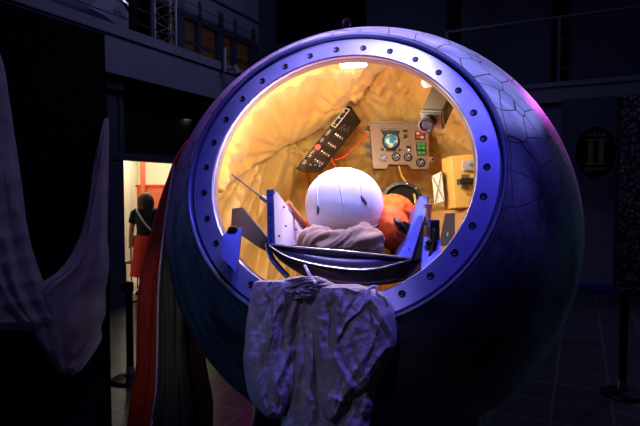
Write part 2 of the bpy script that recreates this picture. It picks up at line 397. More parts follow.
# woman seen from behind in the doorway
def skinned(name, joints, edges, m, parent, root=0, sub=2, label=None):
    me = bpy.data.meshes.new(name); org = ORG[parent.name] if parent else V(joints[root][0])
    me.from_pydata([tuple(V(j[0]) - org) for j in joints], edges, [])
    o = bpy.data.objects.new(name, me); COL.objects.link(o)
    mo = o.modifiers.new('skin', 'SKIN'); mo.use_smooth_shade = True
    o.modifiers.new('sub', 'SUBSURF').levels = sub; o.modifiers['sub'].render_levels = sub
    sv = me.skin_vertices[0].data
    for i, j in enumerate(joints):
        r = j[1]; sv[i].radius = r if isinstance(r, tuple) else (r, r); sv[i].use_root = (i == root)
    bpy.context.view_layer.update()
    dg = bpy.context.evaluated_depsgraph_get(); m2 = bpy.data.meshes.new_from_object(o.evaluated_get(dg)); m2.name = name
    o.modifiers.clear(); o.data = m2; bpy.data.meshes.remove(me)
    m2.materials.clear(); m2.materials.append(m)
    if parent: o.parent = parent; ORG[o.name] = org
    else: o.location = org; ORG[o.name] = org
    return o
def loft(rows, n=28, cap=True):
    """rows: (centre, rx, ry) horizontal ellipses"""
    mb = MB(); mb.rings([[V((c[0] + rx * math.cos(2 * PI * j / n), c[1] + ry * math.sin(2 * PI * j / n), c[2])) for j in range(n)] for c, rx, ry in rows], cap); return mb

WY = 8.45
wx = W(146, 190, WY).x
wo = V((wx, WY, 0))
def wp(x, y, z): return wo + V((x, y, z))
tw = thing('person', 'woman in black tee and red skirt with a white shoulder strap, seen from behind', 'person', wo)
J = [(wp(0, 0, .95), .13), (wp(0, 0, 1.12), .11), (wp(0, .01, 1.30), .125), (wp(0, .0, 1.40), .06), (wp(0, -.01, 1.47), .055), (wp(0, -.01, 1.56), .085), (wp(0, -.01, 1.63), .055),
     (wp(-.17, 0, 1.345), .055), (wp(-.24, .01, 1.12), .043), (wp(-.25, -.03, .90), .033), (wp(-.25, -.05, .83), .028),
     (wp(.17, 0, 1.345), .055), (wp(.25, .01, 1.13), .043), (wp(.22, -.10, .95), .033), (wp(.19, -.16, .92), .028),
     (wp(-.09, 0, .86), .10), (wp(-.10, .0, .50), .06), (wp(-.10, .04, .10), .038), (wp(-.11, -.10, .045), .032),
     (wp(.09, 0, .86), .10), (wp(.10, -.02, .50), .06), (wp(.11, .02, .10), .038), (wp(.12, -.12, .045), .032)]
# fingers of both hands
E_ = [(0, 1), (1, 2), (2, 3), (3, 4), (4, 5), (5, 6), (2, 7), (7, 8), (8, 9), (9, 10), (2, 11), (11, 12), (12, 13), (13, 14), (0, 15), (15, 16), (16, 17), (17, 18), (0, 19), (19, 20), (20, 21), (21, 22)]
for hand, base, sx in ((10, V(J[10][0]), -1), (14, V(J[14][0]), 1)):
    for k in range(5):
        a = base + V(((k - 2) * .014, -.01 if k else .02, -.045 - (.01 if k in (2, 3) else 0))); c = a + V((.0, -.012, -.03))
        J += [(a, .009), (c, .008)]; i = len(J) - 2; E_ += [(hand, i), (i, i + 1)]
skinned('body', J, E_, M['skin'], tw)
obj('shirt', loft([(wp(0, 0, .93), .165, .125), (wp(0, 0, 1.05), .155, .12), (wp(0, 0, 1.2), .175, .13), (wp(0, 0, 1.33), .20, .125), (wp(0, 0, 1.39), .15, .10), (wp(0, 0, 1.43), .075, .07)]), M['tee'], tw)
for s_ in (-1, 1):
    obj('sleeve', MB().tube([wp(.13 * s_, 0, 1.36), wp(.19 * s_, 0, 1.32), wp(.225 * s_, .005, 1.2), wp(.235 * s_, .01, 1.17)], [.06, .07, .063, .06], 16), M['tee'], tw)
sk = MB(); rs = []
for z, rx in ((1.0, .155), (.93, .185), (.8, .21), (.6, .225), (.42, .25), (.30, .27)):
    rs.append([wp(rx * (1 + .05 * math.sin(j * 6 * 2 * PI / 48) * (1 - z)) * math.cos(2 * PI * j / 48), rx * .72 * (1 + .05 * math.sin(j * 6 * 2 * PI / 48) * (1 - z)) * math.sin(2 * PI * j / 48), z) for j in range(48)])
sk.rings(rs, True); obj('skirt', sk, M['skirt'], tw)
hb = MB(); rs = []
for i in range(15):
    t_ = i / 14; z = 1.66 - .27 * t_; r = .115 * math.sqrt(max(0.02, 1 - (1 - 2 * min(.62, t_ * .75 + .02)) ** 2)) * (1 - .1 * max(0, t_ - .6))
    rs.append([wp(r * 1.12 * math.cos(2 * PI * j / 40) * (1 + .05 * math.sin(9 * 2 * PI * j / 40 + i * .4)), -.015 + r * 1.08 * math.sin(2 * PI * j / 40) * (1 + .05 * math.sin(7 * 2 * PI * j / 40)), z) for j in range(40)])
hb.rings(rs, True); obj('hair', hb, M['hair'], tw)
obj('bag_strap', MB().tube([wp(-.13, -.07, 1.405), wp(-.10, -.135, 1.36), wp(0, -.155, 1.2), wp(.12, -.15, 1.06), wp(.18, -.13, .96)], .016, 8), M['strap'], tw)
obj('shoulder_bag', MB().box(wp(.22, -.06, .87), (.09, .2, .17), .03), M['strap'], tw)
for s_ in (-1, 1):
    obj('shoe', MB().tube([wp(.105 * s_, .06, .035), wp(.11 * s_, 0, .045), wp(.115 * s_, -.1, .035), wp(.12 * s_, -.16, .03)], [.03, .042, .042, .025], 14), M['tee'], tw)
# folding chair beside her
tch = thing('metal_chair', 'dark metal folding chair standing to the left of the woman in red', 'chair', (W(133, 190, 9.0).x, 9.0, 0))
cx = W(133, 190, 9.0).x
obj('seat', MB().box((cx, 9.0, .45), (.24, .3, .03), .01), M['black'], tch)
obj('backrest', MB().box((cx, 9.13, .8), (.24, .025, .2), .01), M['black'], tch)
for i in (-1, 1):
    for j in (-1, 1): obj('leg', MB().cyl((cx + .1 * i, 9.0 + .13 * j, 0), (cx + .1 * i, 9.0 + .13 * j, .45 if j < 0 else .9), .012, n=10), M['black'], tch)

# ------------------------------------------------------------------ stanchions
def stanchion(x, y, label, belt_to=None):
    t = thing('stanchion', label, 'stanchion', (x, y, 0), 'belt barrier posts')
    c = V((x, y, 0))
    obj('base', MB().lathe([(.0, .0), (.165, 0), (.165, .012), (.15, .028), (.05, .04), (.035, .06), (0, .06)], c, UP, 40), M['stand'], t)
    obj('pole', MB().lathe([(.031, .05), (.031, .80)], c, UP, 28, True), M['stand'], t)
    obj('collar', MB().lathe([(.036, .05), (.036, .12), (.032, .13)], c, UP, 28, True), M['rim'], t)
    obj('belt_head', MB().lathe([(.03, .79), (.04, .80), (.04, .875), (.034, .89), (0, .893)], c, UP, 28, True), M['black'], t)
    obj('belt_slot', MB().box(c + V((-.03, -.02, .84)), (.06, .05, .055), .006), M['belt'], t)
    if belt_to:
        e = V(belt_to); mid = (c + UP * .84 + e) / 2; d = (e - c - UP * .84)
        obj('belt', MB().prism([c + UP * .865, c + UP * .815, e - UP * .025, e + UP * .025], V((-d.y, d.x, 0)).normalized() * .002), M['belt'], t)
    return t
p = W(130.5, 383, 4.58); stanchion(p.x, 4.58, 'black barrier post on the tiled floor in front of the lit doorway')
p = W(622, 398, 4.25); stanchion(p.x, 4.25, 'black barrier post at the right edge beyond the capsule')

# ------------------------------------------------------------------ left display panel with draped parachute
A = V((-1.467, 3.6, 0)); dl = SL; nlp = NL
Lw = 3.1
t = MB(); c = A - dl * (Lw / 2) - nlp * .03; t.frame_box(c + UP * 1.38, dl, nlp, UP, Lw, .06, 2.76, .004)
obj('display_board', t, M['display']); tag(bpy.data.objects['display_board'], 'tall black display panel filling the left foreground', 'panel')
def LP(px, py, off):  # a point standing off the face of the display panel
    pt = A + nlp * off; k = (px - 320) / F; s_ = (k * pt.y - pt.x) / (dl.x - k * dl.y); q = pt + dl * s_
    return W(px, py, q.y)

def curve_pts(P, n=8):
    out = []
    for i in range(len(P) - 1):
        p0, p1, p2, p3 = P[max(i - 1, 0)], P[i], P[i + 1], P[min(i + 2, len(P) - 1)]
        for j in range(n):
            f = j / n; out.append(tuple(.5 * (2 * p1[a] + (p2[a] - p0[a]) * f + (2 * p0[a] - 5 * p1[a] + 4 * p2[a] - p3[a]) * f * f + (3 * p1[a] - p0[a] - 3 * p2[a] + p3[a]) * f ** 3) for a in range(3)))
    return out + [P[-1]]
def seg(p, a, b):
    ax, ay = a; bx, by = b; dx, dy = bx - ax, by - ay; t = ((p[0] - ax) * dx + (p[1] - ay) * dy) / (dx * dx + dy * dy); tc = max(0, min(1, t))
    qx, qy = ax + dx * tc, ay + dy * tc; return math.hypot(p[0] - qx, p[1] - qy), (dx * (p[1] - ay) - dy * (p[0] - ax)) / math.hypot(dx, dy), t
def drape(rows, place, depth=.05, nf=7, fold=.02, nu=120, nv=90, seed=0, wr=.012, thick=.02, warp=.5, band=0, sharp=1.0, ends=True, creases=()):
    """hanging cloth: rows (py, pxL, pxR[, extra offset]); place(px,py,off) -> point. Closed front and back."""
    def row(t):
        k = t * (len(rows) - 1); i = min(int(k), len(rows) - 2); f = k - i
        def g(a): # catmull
            p0, p1, p2, p3 = (rows[max(i - 1, 0)], rows[i], rows[i + 1], rows[min(i + 2, len(rows) - 1)])
            p0, p1, p2, p3 = [q[a] if len(q) > a else 0 for q in (p0, p1, p2, p3)]
            return .5 * (2 * p1 + (p2 - p0) * f + (2 * p0 - 5 * p1 + 4 * p2 - p3) * f * f + (3 * p1 - p0 - 3 * p2 + p3) * f ** 3)
        return g(0), g(1), g(2), g(3)
    CC = []
    for c in creases:
        pl = curve_pts([(q[0], q[1], 0) for q in c[:4]], 5); CC.append(([(q[0], q[1]) for q in pl], c[4], c[5]))
    def crease(px, py):
        h = 0
        for pl, w_, am in CC:
            R2 = w_ * 3
            if py < pl[0][1] - R2 and py < min(q[1] for q in pl) - R2: continue
            if px < min(q[0] for q in pl) - R2 or px > max(q[0] for q in pl) + R2 or py > max(q[1] for q in pl) + R2 or py < min(q[1] for q in pl) - R2: continue
            b_ = 1e9; bt = 0; n_ = len(pl) - 1
            for k in range(n_):
                ds, _, tt_ = seg((px, py), pl[k], pl[k + 1])
                if ds < b_: b_ = ds; bt = (k + max(0, min(1, tt_))) / n_
            if b_ < R2: h += am * math.exp(-(b_ / w_) ** 1.5) * math.sin(PI * (.12 + .80 * bt))
        return h
    rs = []
    for i in range(nv):
        t = i / (nv - 1); y, xl, xr, ex = row(t); ring = []
        endf = min(1, t * 10 + .25, (1 - t) * 14 + .2) if ends else 1
        for j in range(nu):
            a = j / (nu - 1)
            wq = noise.noise(V((a * 2.2 + seed * 7, t * 2.4, seed))) * warp
            ph = a * nf * 2 * PI + wq * 5 + seed
            s1 = .35 * abs(math.sin(ph / 2)) ** sharp + .65 * max(0, 1 - 2.4 * abs(noise.noise(V((a * nf * .75 + wq * 1.5 + t * .8, t * 1.5, seed * 1.7)))))
            env = max(0, 1 - (2 * a - 1) ** 2) ** .5
            off = depth * env + fold * (s1 - .5) * min(1, env * 2) + fold * .6 * noise.noise(V((a * nf * .9, t * 5, seed + 3)))
            n2 = noise.ridged_multi_fractal(V((a * 3 + seed, t * 5, seed)), 1.0, 2.1, 4, .9, 2.0)
            off += wr * (n2 - 1.1) * (1 if band == 0 else 1)
            if band: off += .007 * abs(math.sin(t * band * PI + a * 2)) ** 6
            if CC:
                X_ = xl + (xr - xl) * a; dx_ = 2.5 * noise.noise(V((X_ * .07, y * .07, seed))); dy_ = 2.5 * noise.noise(V((X_ * .07, y * .07, seed + 9)))
                off += .62 * crease(X_ + dx_, y + dy_) * min(1, env * 1.8)
                topw = 1 + 1.6 * max(0, 1 - t * 5)
                off += .004 * topw * noise.noise(V((X_ * .16, y * .13, seed))) - .0055 * topw * abs(noise.noise(V((X_ * .10 + y * .05, y * .09 - X_ * .04, seed + 2)))) - .002 * topw * abs(noise.noise(V((X_ * .30, y * .26, seed + 4))))
            jx = 3.0 * noise.noise(V((t * 6, seed * 3, 0 if a < .5 else 9))) * abs(2 * a - 1)
            jy = (3.5 * noise.noise(V((a * 3, seed, 5))) + .8 * math.sin(ph)) * (t ** 8)
            ring.append(place(xl + (xr - xl) * a + jx, y + jy, .01 + ex + off * endf))
        back = []
        for j in range(nu - 2, 0, -6):
            a = j / (nu - 1); back.append(place(xl + (xr - xl) * a, y, .01 + ex - thick * max(0, 1 - (2 * a - 1) ** 2)))
        rs.append(ring + back)
    mb = MB(); mb.rings(rs, True); return mb
td = thing('draped_parachute', 'pale parachute cloth swagged down the black display panel on the left', 'parachute', LP(60, 360, .1))
td.location.z = td.location.z
ORG[td.name] = V(td.location)
purc = M['chute']
obj('left_strand', drape([(40, -40, -6), (90, -46, 8), (150, -50, 17), (210, -50, 25), (260, -45, 36), (300, -30, 50), (330, 0, 62)], LP, .05, 5, .022, seed=1, band=12, wr=.008), purc, td)
obj('right_strand', drape([(118, 104, 108.5), (160, 94, 108.5), (200, 88, 108.5), (240, 78, 108), (270, 58, 108), (292, 30, 108), (318, 30, 107), (345, 40, 98), (362, 48, 88), (374, 58, 76)], LP, .045, 4, .018, seed=2, wr=.012), purc, td)

# ------------------------------------------------------------------ capsule
C0 = V((0, 0, CAMZ)) + c2w(.283, -.113, 3.091)
th, ph_ = -.235, .37
nc = (math.sin(th), math.sin(ph_) * math.cos(th), -math.cos(ph_) * math.cos(th))
NN = c2w(*nc).normalized()
ucam = V((nc[2] * 1 * 1.0, 0, -nc[0] * 1.0))  # cross((0,1,0), n) in camera axes (right, up, forward)
UU = c2w(*( (-ucam).normalized() )).normalized()
UU = (UU - NN * UU.dot(NN)).normalized()
if UU.x < 0: UU = -UU
VV = NN.cross(UU); VV = VV if VV.z > 0 else -VV
R = 1.15
cap = thing('space_capsule', 'large round scorched space capsule with its hatch open and lit gold inside', 'space capsule', (C0.x, C0.y, C0.z - R))
def hp(u, v, h): return C0 + UU * u + VV * v + NN * h
# hull shell
prof = []
a0 = math.asin(.715 / R)
for i in range(90): a = PI - .002 - (PI - .002 - a0) * i / 89; prof.append((R * math.sin(a), R * math.cos(a)))
ho = math.sqrt(R * R - .715 ** 2)
prof += [(.708, ho - .004), (.704, ho - .03)]
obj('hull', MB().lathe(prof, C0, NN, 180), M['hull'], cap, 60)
# rim bead, groove, flange
H = .895
obj('outer_rim', MB().lathe([(.706, H - .03), (.709, H + .008), (.703, H + .018), (.694, H + .016), (.690, H + .0), (.690, H - .03)], C0, NN, 160), M['rim'], cap, 40)
obj('rim_groove', MB().lathe([(.691, H - .012), (.680, H - .012)], C0, NN, 160), M['groove'], cap)
ring = obj('hatch_ring', MB().lathe([(.682, H - .04), (.682, H - .006), (.678, H), (.590, H), (.585, H - .006), (.583, H - .03)], C0, NN, 160), M['ring'], cap, 30)
obj('inner_lip', MB().lathe([(.5845, H - .02), (.582, H - .022), (.578, H - .046), (.588, H - .05)], C0, NN, 160), M['ring_in'], cap, 30)
ph0 = -1.07
for k in range(30):
    a = ph0 + 2 * PI * k / 30; c = hp(.627 * math.cos(a), .627 * math.sin(a), H)
    bo = obj('bolt', MB().lathe([(.0150, -.001), (.0150, .0025), (.0125, .004), (.008, .0012), (.005, .0012), (.004, .003), (.0001, .003)], c, NN, 20), M['bolt'], ring)
    if k < 26 or True:
        pass
# gold lining fabric
RIDGE = [(196, 182), (232, 158), (275, 136), (318, 112), (352, 84), (400, 52)]
PINCH = [((275, 136), .020, 15, 42), ((350, 86), .016, 17, 55), ((218, 170), .014, 15, 40), ((300, 60), .008, 14, 60), ((392, 150), .014, 17, 60), ((466, 120), .012, 14, 45), ((258, 232), .012, 15, 50), ((440, 210), .008, 12, 40)]
def sm(x): x = max(0, min(1, x)); return x * x * (3 - 2 * x)
nu_, nv_ = 300, 170; rs = []
RL = 1.075
a1 = math.asin(.66 / RL)
for i in range(nv_):
    a = a1 + (PI - a1 - .004) * (i / (nv_ - 1)) ** .85; ring_ = []
    for j in range(nu_):
        b = 2 * PI * j / nu_
        d = UU * (math.sin(a) * math.cos(b)) + VV * (math.sin(a) * math.sin(b)) + NN * math.cos(a)
        q = C0 + d * RL; px, py = proj(q); r = RL
        best = min((seg((px, py), RIDGE[k], RIDGE[k + 1]) for k in range(len(RIDGE) - 1)), key=lambda z: z[0])
        sd = -best[1] if True else 0      # >0 above the fold line
        fade = sm(i / 10)
        if d.x < .75 and px < 420 and py < 235:
            if sd > -2: r -= (.15 * sm((sd + 2) / 5) * (1 - .75 * sm(sd / 95))) * fade * sm((400 - px) / 60)
        for (cx_, cy_), am, nf, rad in PINCH:
            dx, dy = px - cx_, py - cy_; ds = math.hypot(dx, dy); an = math.atan2(dy, dx)
            if ds < rad * 2.4:
                f_ = math.exp(-(ds / rad) ** 2) * min(1, ds / 7)
                r -= 1.9 * am * f_ * (abs(math.sin(an * nf / 2 + 1.3 * noise.noise(V((cx_, an, 0))))) ** .7) * fade
                r += am * .8 * math.exp(-(ds / 7) ** 2) * fade
        # tension pleats fanning out from the gathered points
        if px < 350 and sd > 0: f0, kk_, am = (278, 133), 2.6, .036
        elif px < 362: f0, kk_, am = (292, 74), 8.0, .085
        else: f0, kk_, am = (362, 20), 7.0, .070
        dx, dy = px - f0[0], py - f0[1]; ds = math.hypot(dx, dy); an = math.atan2(dy, dx)
        blend = sm(abs(px - 356) / 26) * sm(abs(sd) / 8 + .2)
        v1 = noise.noise(V((an * kk_, ds * .006, f0[0]))); v2 = noise.noise(V((an * kk_ * 2.3 + 4, ds * .010, f0[1])))
        r -= (am * (1 - 2.2 * abs(v1)) + am * .42 * (1 - 2.5 * abs(v2))) * min(1, ds / 60) * fade * (.35 + .65 * blend)
        r -= .030 * noise.noise(d * 2.2 + V((3, 1, 2))) * fade
        r -= .003 * (noise.ridged_multi_fractal(V((px * .02 + py * .012, py * .03 - px * .01, 4.4)), 1.0, 2.0, 2, .9, 2.0) - .9) * fade
        if 175 < py < 215 and px > 380:   # horizontal seams at right
            r -= .015 * (math.exp(-((py - 184 - (px - 430) * -.03) / 1.6) ** 2) + math.exp(-((py - 206) / 1.6) ** 2)) * fade
        ring_.append(C0 + d * r)
    rs.append(ring_)
rs.insert(0, [C0 + (UU * math.cos(2 * PI * j / nu_) + VV * math.sin(2 * PI * j / nu_)) * .586 + NN * (H - .046) for j in range(nu_)])
mb = MB(); mb.rings(rs, False); 
obj('gold_lining', mb, M['gold'], cap, 0)
# strip lamp fixed beneath the top of the hatch
c = hp(.02, .588, H - .075)
obj('strip_light', MB().frame_box(c, UU, VV, NN, .13, .018, .04, .006), M['strip'], cap)
# brackets of the ring, where the seat rails lock in
def plate(pts, th, mb=None):
    mb = mb or MB(); P = [W(*q) for q in pts]; return mb.prism(P, V((0, th, 0)))
br = plate([(222, 236, 2.16), (229, 229, 2.18), (241, 228, 2.18), (241, 233, 2.18), (238, 262, 2.12), (236, 272, 2.10), (222, 258, 2.10)], .03)
lb_ = obj('lock_bracket', br, M['blue'], cap)
obj('black_block', MB().frame_box(W(233, 229.5, 2.18), V((1, 0, 0)), V((0, 1, 0)), UP, .040, .04, .026, .006), M['black'], lb_)
br = plate([(424, 237, 2.16), (440, 237, 2.16), (441, 254, 2.1), (452, 246, 2.1), (437, 272, 2.06), (421, 270, 2.06)], .03)
rb = obj('lock_bracket', br, M['blue'], cap)
br = plate([(437.5, 220, 2.15), (439.5, 220, 2.15), (440, 240, 2.15), (437.5, 240, 2.15)], .04)
obj('latch_plate', br, M['blue'], rb)
br = plate([(428, 220, 2.15), (439.5, 220, 2.15), (439.5, 222, 2.15), (428, 222, 2.15)], .04)
obj('latch_plate', br, M['blue'], rb)
br = plate([(425.5, 204.5, 2.2), (432, 204.5, 2.2), (432, 208, 2.2), (425.5, 208, 2.2)], .04)
obj('latch_plate', br, M['blue'], rb)
obj('black_block', MB().frame_box(W(433.5, 230.5, 2.15), V((1, 0, 0)), V((0, 1, 0)), UP, .036, .05, .082, .004).frame_box(W(431.5, 243, 2.12), V((1, 0, 0)), V((0, 1, 0)), UP, .05, .03, .022, .006), M['black'], rb)
obj('plunger', MB().cyl(W(429, 222, 2.19), W(429, 206, 2.2), .009, .011).cyl(W(427, 238, 2.2), W(427.5, 226, 2.2), .014), M['copper'], rb)
# black ring stand
ts = thing('display_stand', 'low round black plinth under the scorched capsule', 'stand', (C0.x, C0.y, 0))
cc = V((C0.x, C0.y, 0))
obj('ring_base', MB().lathe([(.60, .0), (.74, .0), (.74, .10), (.715, .13), (.66, .545), (.635, .56), (.60, .50), (.58, .1), (.60, 0)], cc, UP, 90), M['stand'], ts)
obj('foot_plate', MB().lathe([(.0, .0), (.80, .0), (.80, .03), (.78, .04), (0, .04)], cc, UP, 90), M['black'], ts)

# ------------------------------------------------------------------ instruments
def iframe(p0, p1, p2):
    """orthonormal frame from three seen points: origin, along x, along y(up)"""
    o, x, y = W(*p0), W(*p1), W(*p2); ax = (x - o).normalized(); ay = (y - o); ay = (ay - ax * ay.dot(ax)).normalized(); az = ax.cross(ay)
    if az.y > 0: az = -az
    return o, ax, ay, az       # az points to the viewer
# --- main panel
o_, ax, ay, az = iframe((372, 168.5, 3.44), (428, 169, 3.44), (370, 120.5, 3.50))
k = 3.45 / F
def ip(x, y, d=0): return o_ + ax * (x * k) + ay * (y * k) + az * d
ti = thing('instrument_panel', 'brown spacecraft instrument panel with a small blue globe dial on the gold lining', 'instrument panel', ip(27, 0, -.02))
body = [(2, 0), (14, 0), (17, 4.5), (36, 4.5), (40, 0), (55, 0), (56.5, 2), (57, 46), (55, 48.5), (1, 48.5), (-2, 46), (1, 2)]
obj('panel_body', MB().prism([ip(x, y, 0) for x, y in body], az * -.06), M['panelbr'], ti)
obj('top_edge', MB().frame_box(ip(27.5, 47.6, .004), ax, ay, az, 56 * k, 1.6 * k, .012, .003), M['lgrey'], ti)
obj('sub_panel', MB().frame_box(ip(22, 32, .002), ax, ay, az, 32 * k, 26 * k, .008, .003), M['panelbr'], ti)
gb = obj('globe_bezel', MB().lathe([(9.0 * k, .0), (9.0 * k, .012), (8.2 * k, .016), (7.6 * k, .008)], ip(19, 27.5, 0), az, 40, True), M['black'], ti)
gc = ip(19, 28.2, .008)
g = MB(); g.lathe([(7.3 * k * math.sin(q), .022 * math.cos(q)) for q in [PI / 2 * i / 10 for i in range(10, -1, -1)]], gc, az, 36); obj('globe', g, M['globe'], gb)
arc = MB(); pts = []
for i in range(13): a = PI * (.18 + .64 * i / 12); pts.append((19 + 11.5 * math.cos(a) * .86, 27.5 + 11.8 * math.sin(a)))
pts = pts[::-1]; arc.prism([ip(x, y, .004) for x, y in [(9, 40.5)] + [(28, 40.5)] + [(28, 38)] + [(19 + 9.3 * math.cos(a), 27.6 + 9.6 * math.sin(a)) for a in [PI * (.22 + .56 * i / 10) for i in range(11)]] + [(9, 38)]], az * .008)
obj('scale_window', arc, M['black'], ti)
ticks = MB()
for i in range(9): 
    x = 11 + 2 * i; ticks.frame_box(ip(x, 39.3, .013), ax, ay, az, .4 * k, 1.3 * k, .002)
obj('scale_marks', ticks, M['white'], ti)
obj('lower_window', MB().frame_box(ip(19, 18.4, .006), ax, ay, az, 10 * k, 1.8 * k, .01, .002), M['black'], ti)
for x, y in ((10, 19.3), (27, 19)):
    obj('knob', MB().lathe([(1.3 * k, 0), (1.2 * k, .018), (0, .02)], ip(x, y, .003), az, 16), M['black'], ti)
for x, y, w_, h_ in ((33.3, 38.5, 5, 2.6), (36.5, 22, 5, 2.4)):
    obj('counter_window', MB().frame_box(ip(x, y, .006), ax, ay, az, w_ * k, h_ * k, .01, .002), M['black'], ti)
obj('knob', MB().lathe([(1.9 * k, 0), (1.7 * k, .022), (0, .024)], ip(33, 32.5, .003), az, 18), M['black'], ti)
obj('knob', MB().lathe([(1.3 * k, 0), (1.2 * k, .012), (0, .014)], ip(37, 18.5, .003), az, 16), M['steel'], ti)
redd = mat('dim_red_light', (.35, .04, .03), .4); 
for (x, y, cells) in ((48, 34, [(0, 0, redd), (1, 0, M['white']), (0, 1, M['white']), (1, 1, redd)]), (49, 23, [(0, 0, M['green']), (1, 0, M['green']), (0, 1, M['green']), (1, 1, M['green'])]), (49.3, 16, [(0, 0, M['green']), (1, 0, M['green'])])):
    hh = 8.5 if len(cells) > 2 else 4.4
    wd = obj('annunciator', MB().frame_box(ip(x, y, .005), ax, ay, az, 9.5 * k, hh * k, .012, .002), M['black'], ti)
    for i, j, mm in cells:
        mm2 = mm if mm is not M['white'] else redd if (i + j) % 2 == 0 else mat('pale_light', (.45, .35, .3), .4)
        obj('indicator', MB().frame_box(ip(x + (i - .5) * 4.2, y + ((j - .5) * 3.9 if hh > 5 else 0), .012), ax, ay, az, 3.4 * k, 2.9 * k, .004, .001), mm2, wd)
dialw = mat('dial_face_blue', (.05, .08, .16), .4)
for x, y, r in ((11, 10.5, 3.6), (23.8, 12.2, 4.4), (35.5, 11.8, 4.2), (48.2, 5.8 + .4, 4.4)):
    dd = obj('dial', MB().lathe([(r * k, 0), (r * k, .010), (r * .86 * k, .014), (r * .82 * k, .007), (0, .007)], ip(x, y, 0), az, 32), M['black'] if r > 4 else M['lgrey'], ti)
    obj('dial_face', MB().lathe([(r * .8 * k, .008), (0, .0085)], ip(x, y, 0), az, 28), M['black'] if r > 4 else dialw, dd)
    mk = MB()
    for q in range(10):
        a = q * 2 * PI / 10; c_ = ip(x + r * .62 * math.cos(a), y + r * .62 * math.sin(a), .010); mk.frame_box(c_, (ax * math.cos(a) + ay * math.sin(a)), (ay * math.cos(a) - ax * math.sin(a)), az, .9 * k, .3 * k, .001)
    mk.frame_box(ip(x + .5, y + .5, .011), (ax + ay).normalized(), (ay - ax).normalized(), az, 3.4 * k, .45 * k, .001)
    obj('dial_marks', mk, mat('pale_blue_marks', (.7, .8, 1), .5), dd)
for x, y in ((59.5, 10), (-3, 42), (-3.5, 24), (-2.5, 15)):
    lg = obj('mounting_lug', MB().frame_box(ip(x, y, -.015), ax, ay, az, 6 * k, 5 * k, .022, .006), M['steel'] if x > 0 else M['dark'], ti)
    obj('screw', MB().lathe([(1.2 * k, 0), (1.1 * k, .006), (0, .007)], ip(x + (1 if x > 0 else -1), y, -.003), az, 14), M['black'], lg)
def cable(name, pts, r, m, lab, cat='cable'):
    P = [W(*q) for q in pts]; out = []
    for i in range(len(P) - 1):
        p0, p1, p2, p3 = P[max(i - 1, 0)], P[i], P[i + 1], P[min(i + 2, len(P) - 1)]
        for j in range(6):
            f = j / 6; out.append(.5 * (2 * p1 + (p2 - p0) * f + (2 * p0 - 5 * p1 + 4 * p2 - p3) * f * f + (3 * p1 - p0 - 3 * p2 + p3) * f ** 3))
    out.append(P[-1]); o = obj(name, MB().tube(out, r, 10), m); return tag(o, lab, cat)
cable('hose', [(399, 166, 3.47), (402, 176, 3.5), (408, 185, 3.5), (414, 194, 3.35), (416, 206, 3.15), (420, 216, 3.0)], .007, M['goldbox'], 'yellow hose curving down from the instrument panel towards the seat', 'hose')
cable('cable', [(366, 132, 3.46), (362, 140, 3.5), (352, 150, 3.52), (344, 157, 3.5), (335, 160, 3.5)], .0045, M['redcloth'], 'thin red cable between the black console and the instrument panel', 'cable')
cable('cable', [(340, 143, 3.5), (334, 150, 3.5), (332, 160, 3.45), (336, 166, 3.4)], .0045, M['redcloth'], 'short red cable hanging under the tilted black switch console', 'cable')

# --- slanted switch console
o_, ax, ay, az = iframe((297, 167, 3.38), (346.5, 105.5, 3.52), (291, 161, 3.40))
ay = (W(300, 171, 3.38) - W(297, 167, 3.38)); ay = (ay - ax * ay.dot(ax)).normalized(); az = ax.cross(ay); az = az if az.y < 0 else -az
k = 3.45 / F
Lc = (W(346.5, 105.5, 3.52) - W(297, 167, 3.38)).length / k
tcn = thing('switch_console', 'long black switch console with a red button, tilted on the gold lining', 'console', ip(Lc / 2, 10, -.03))
obj('side_face', MB().prism([ip(0, 0, 0), ip(Lc, 0, 0), ip(Lc + 1, 5.5, .02), ip(.5, 6.5, .02)], az * -.05), M['console'], tcn)
obj('main_face', MB().prism([ip(.5, 6.5, .02), ip(Lc + 1, 5.5, .02), ip(Lc - 2, 22, -.02), ip(13, 22, -.02)], az * -.05), M['console'], tcn)
# white outline box
ol = MB(); x0, x1, y0, y1 = Lc - 27, Lc - 3, .7, 5.2
for a, b in (((x0, y0), (x1, y0)), ((x0, y1), (x1, y1)), ((x0, y0), (x0, y1)), ((x1, y0), (x1, y1))):
    ol.cyl(ip(a[0], a[1], .004 + a[1] * .0035), ip(b[0], b[1], .004 + b[1] * .0035), .0022, n=6)
obj('white_outline', ol, M['white'], tcn)
for i in range(6):
    obj('toggle_switch', MB().lathe([(.8 * k, 0), (.8 * k, .004), (.35 * k, .004), (.45 * k, .018), (0, .02)], ip(Lc - 24 + (i // 2) * 8, 1.9 + (i % 2) * 2.2, .008), az, 10), M['steel'], tcn)
obj('red_button', MB().frame_box(ip(28, 3.6, .02), ax, ay, az, 6.2 * k, 5 * k, .025, .008), M['red'], tcn)
lm = MB()
rr = random.Random(3)
for gx in (6, 15, 20, 35, 44, 47): 
    for q in range(5): lm.frame_box(ip(gx + q * .95, 2.2 + (q % 2) * 1.8, .013), ax, ay, az, .35 * k, (1.4 + rr.random()) * k, .001)
obj('white_markings', lm, M['white'], tcn)
for gx in (16, 27, 38, 50):
    for q in range(4):
        tg = obj('toggle_switch', MB().lathe([(.75 * k, 0), (.75 * k, .003), (.3 * k, .004), (.5 * k, .02), (0, .022)], ip(gx + q * .5 + 1, 9.5 + q * 2.6, .012 - q * .006), az, 10), M['steel'], tcn)
lm = MB()
for gx in (13.5, 24, 35.5, 47, 57): 
    lm.cyl(ip(gx, 8, .018), ip(gx + 5, 18, -.007), .0012, n=5)
    for q in range(5): lm.frame_box(ip(gx + 3 + q * .9, 9 + q * 2.0, .014 - q * .004), ax, ay, az, 1.4 * k, .35 * k, .001)
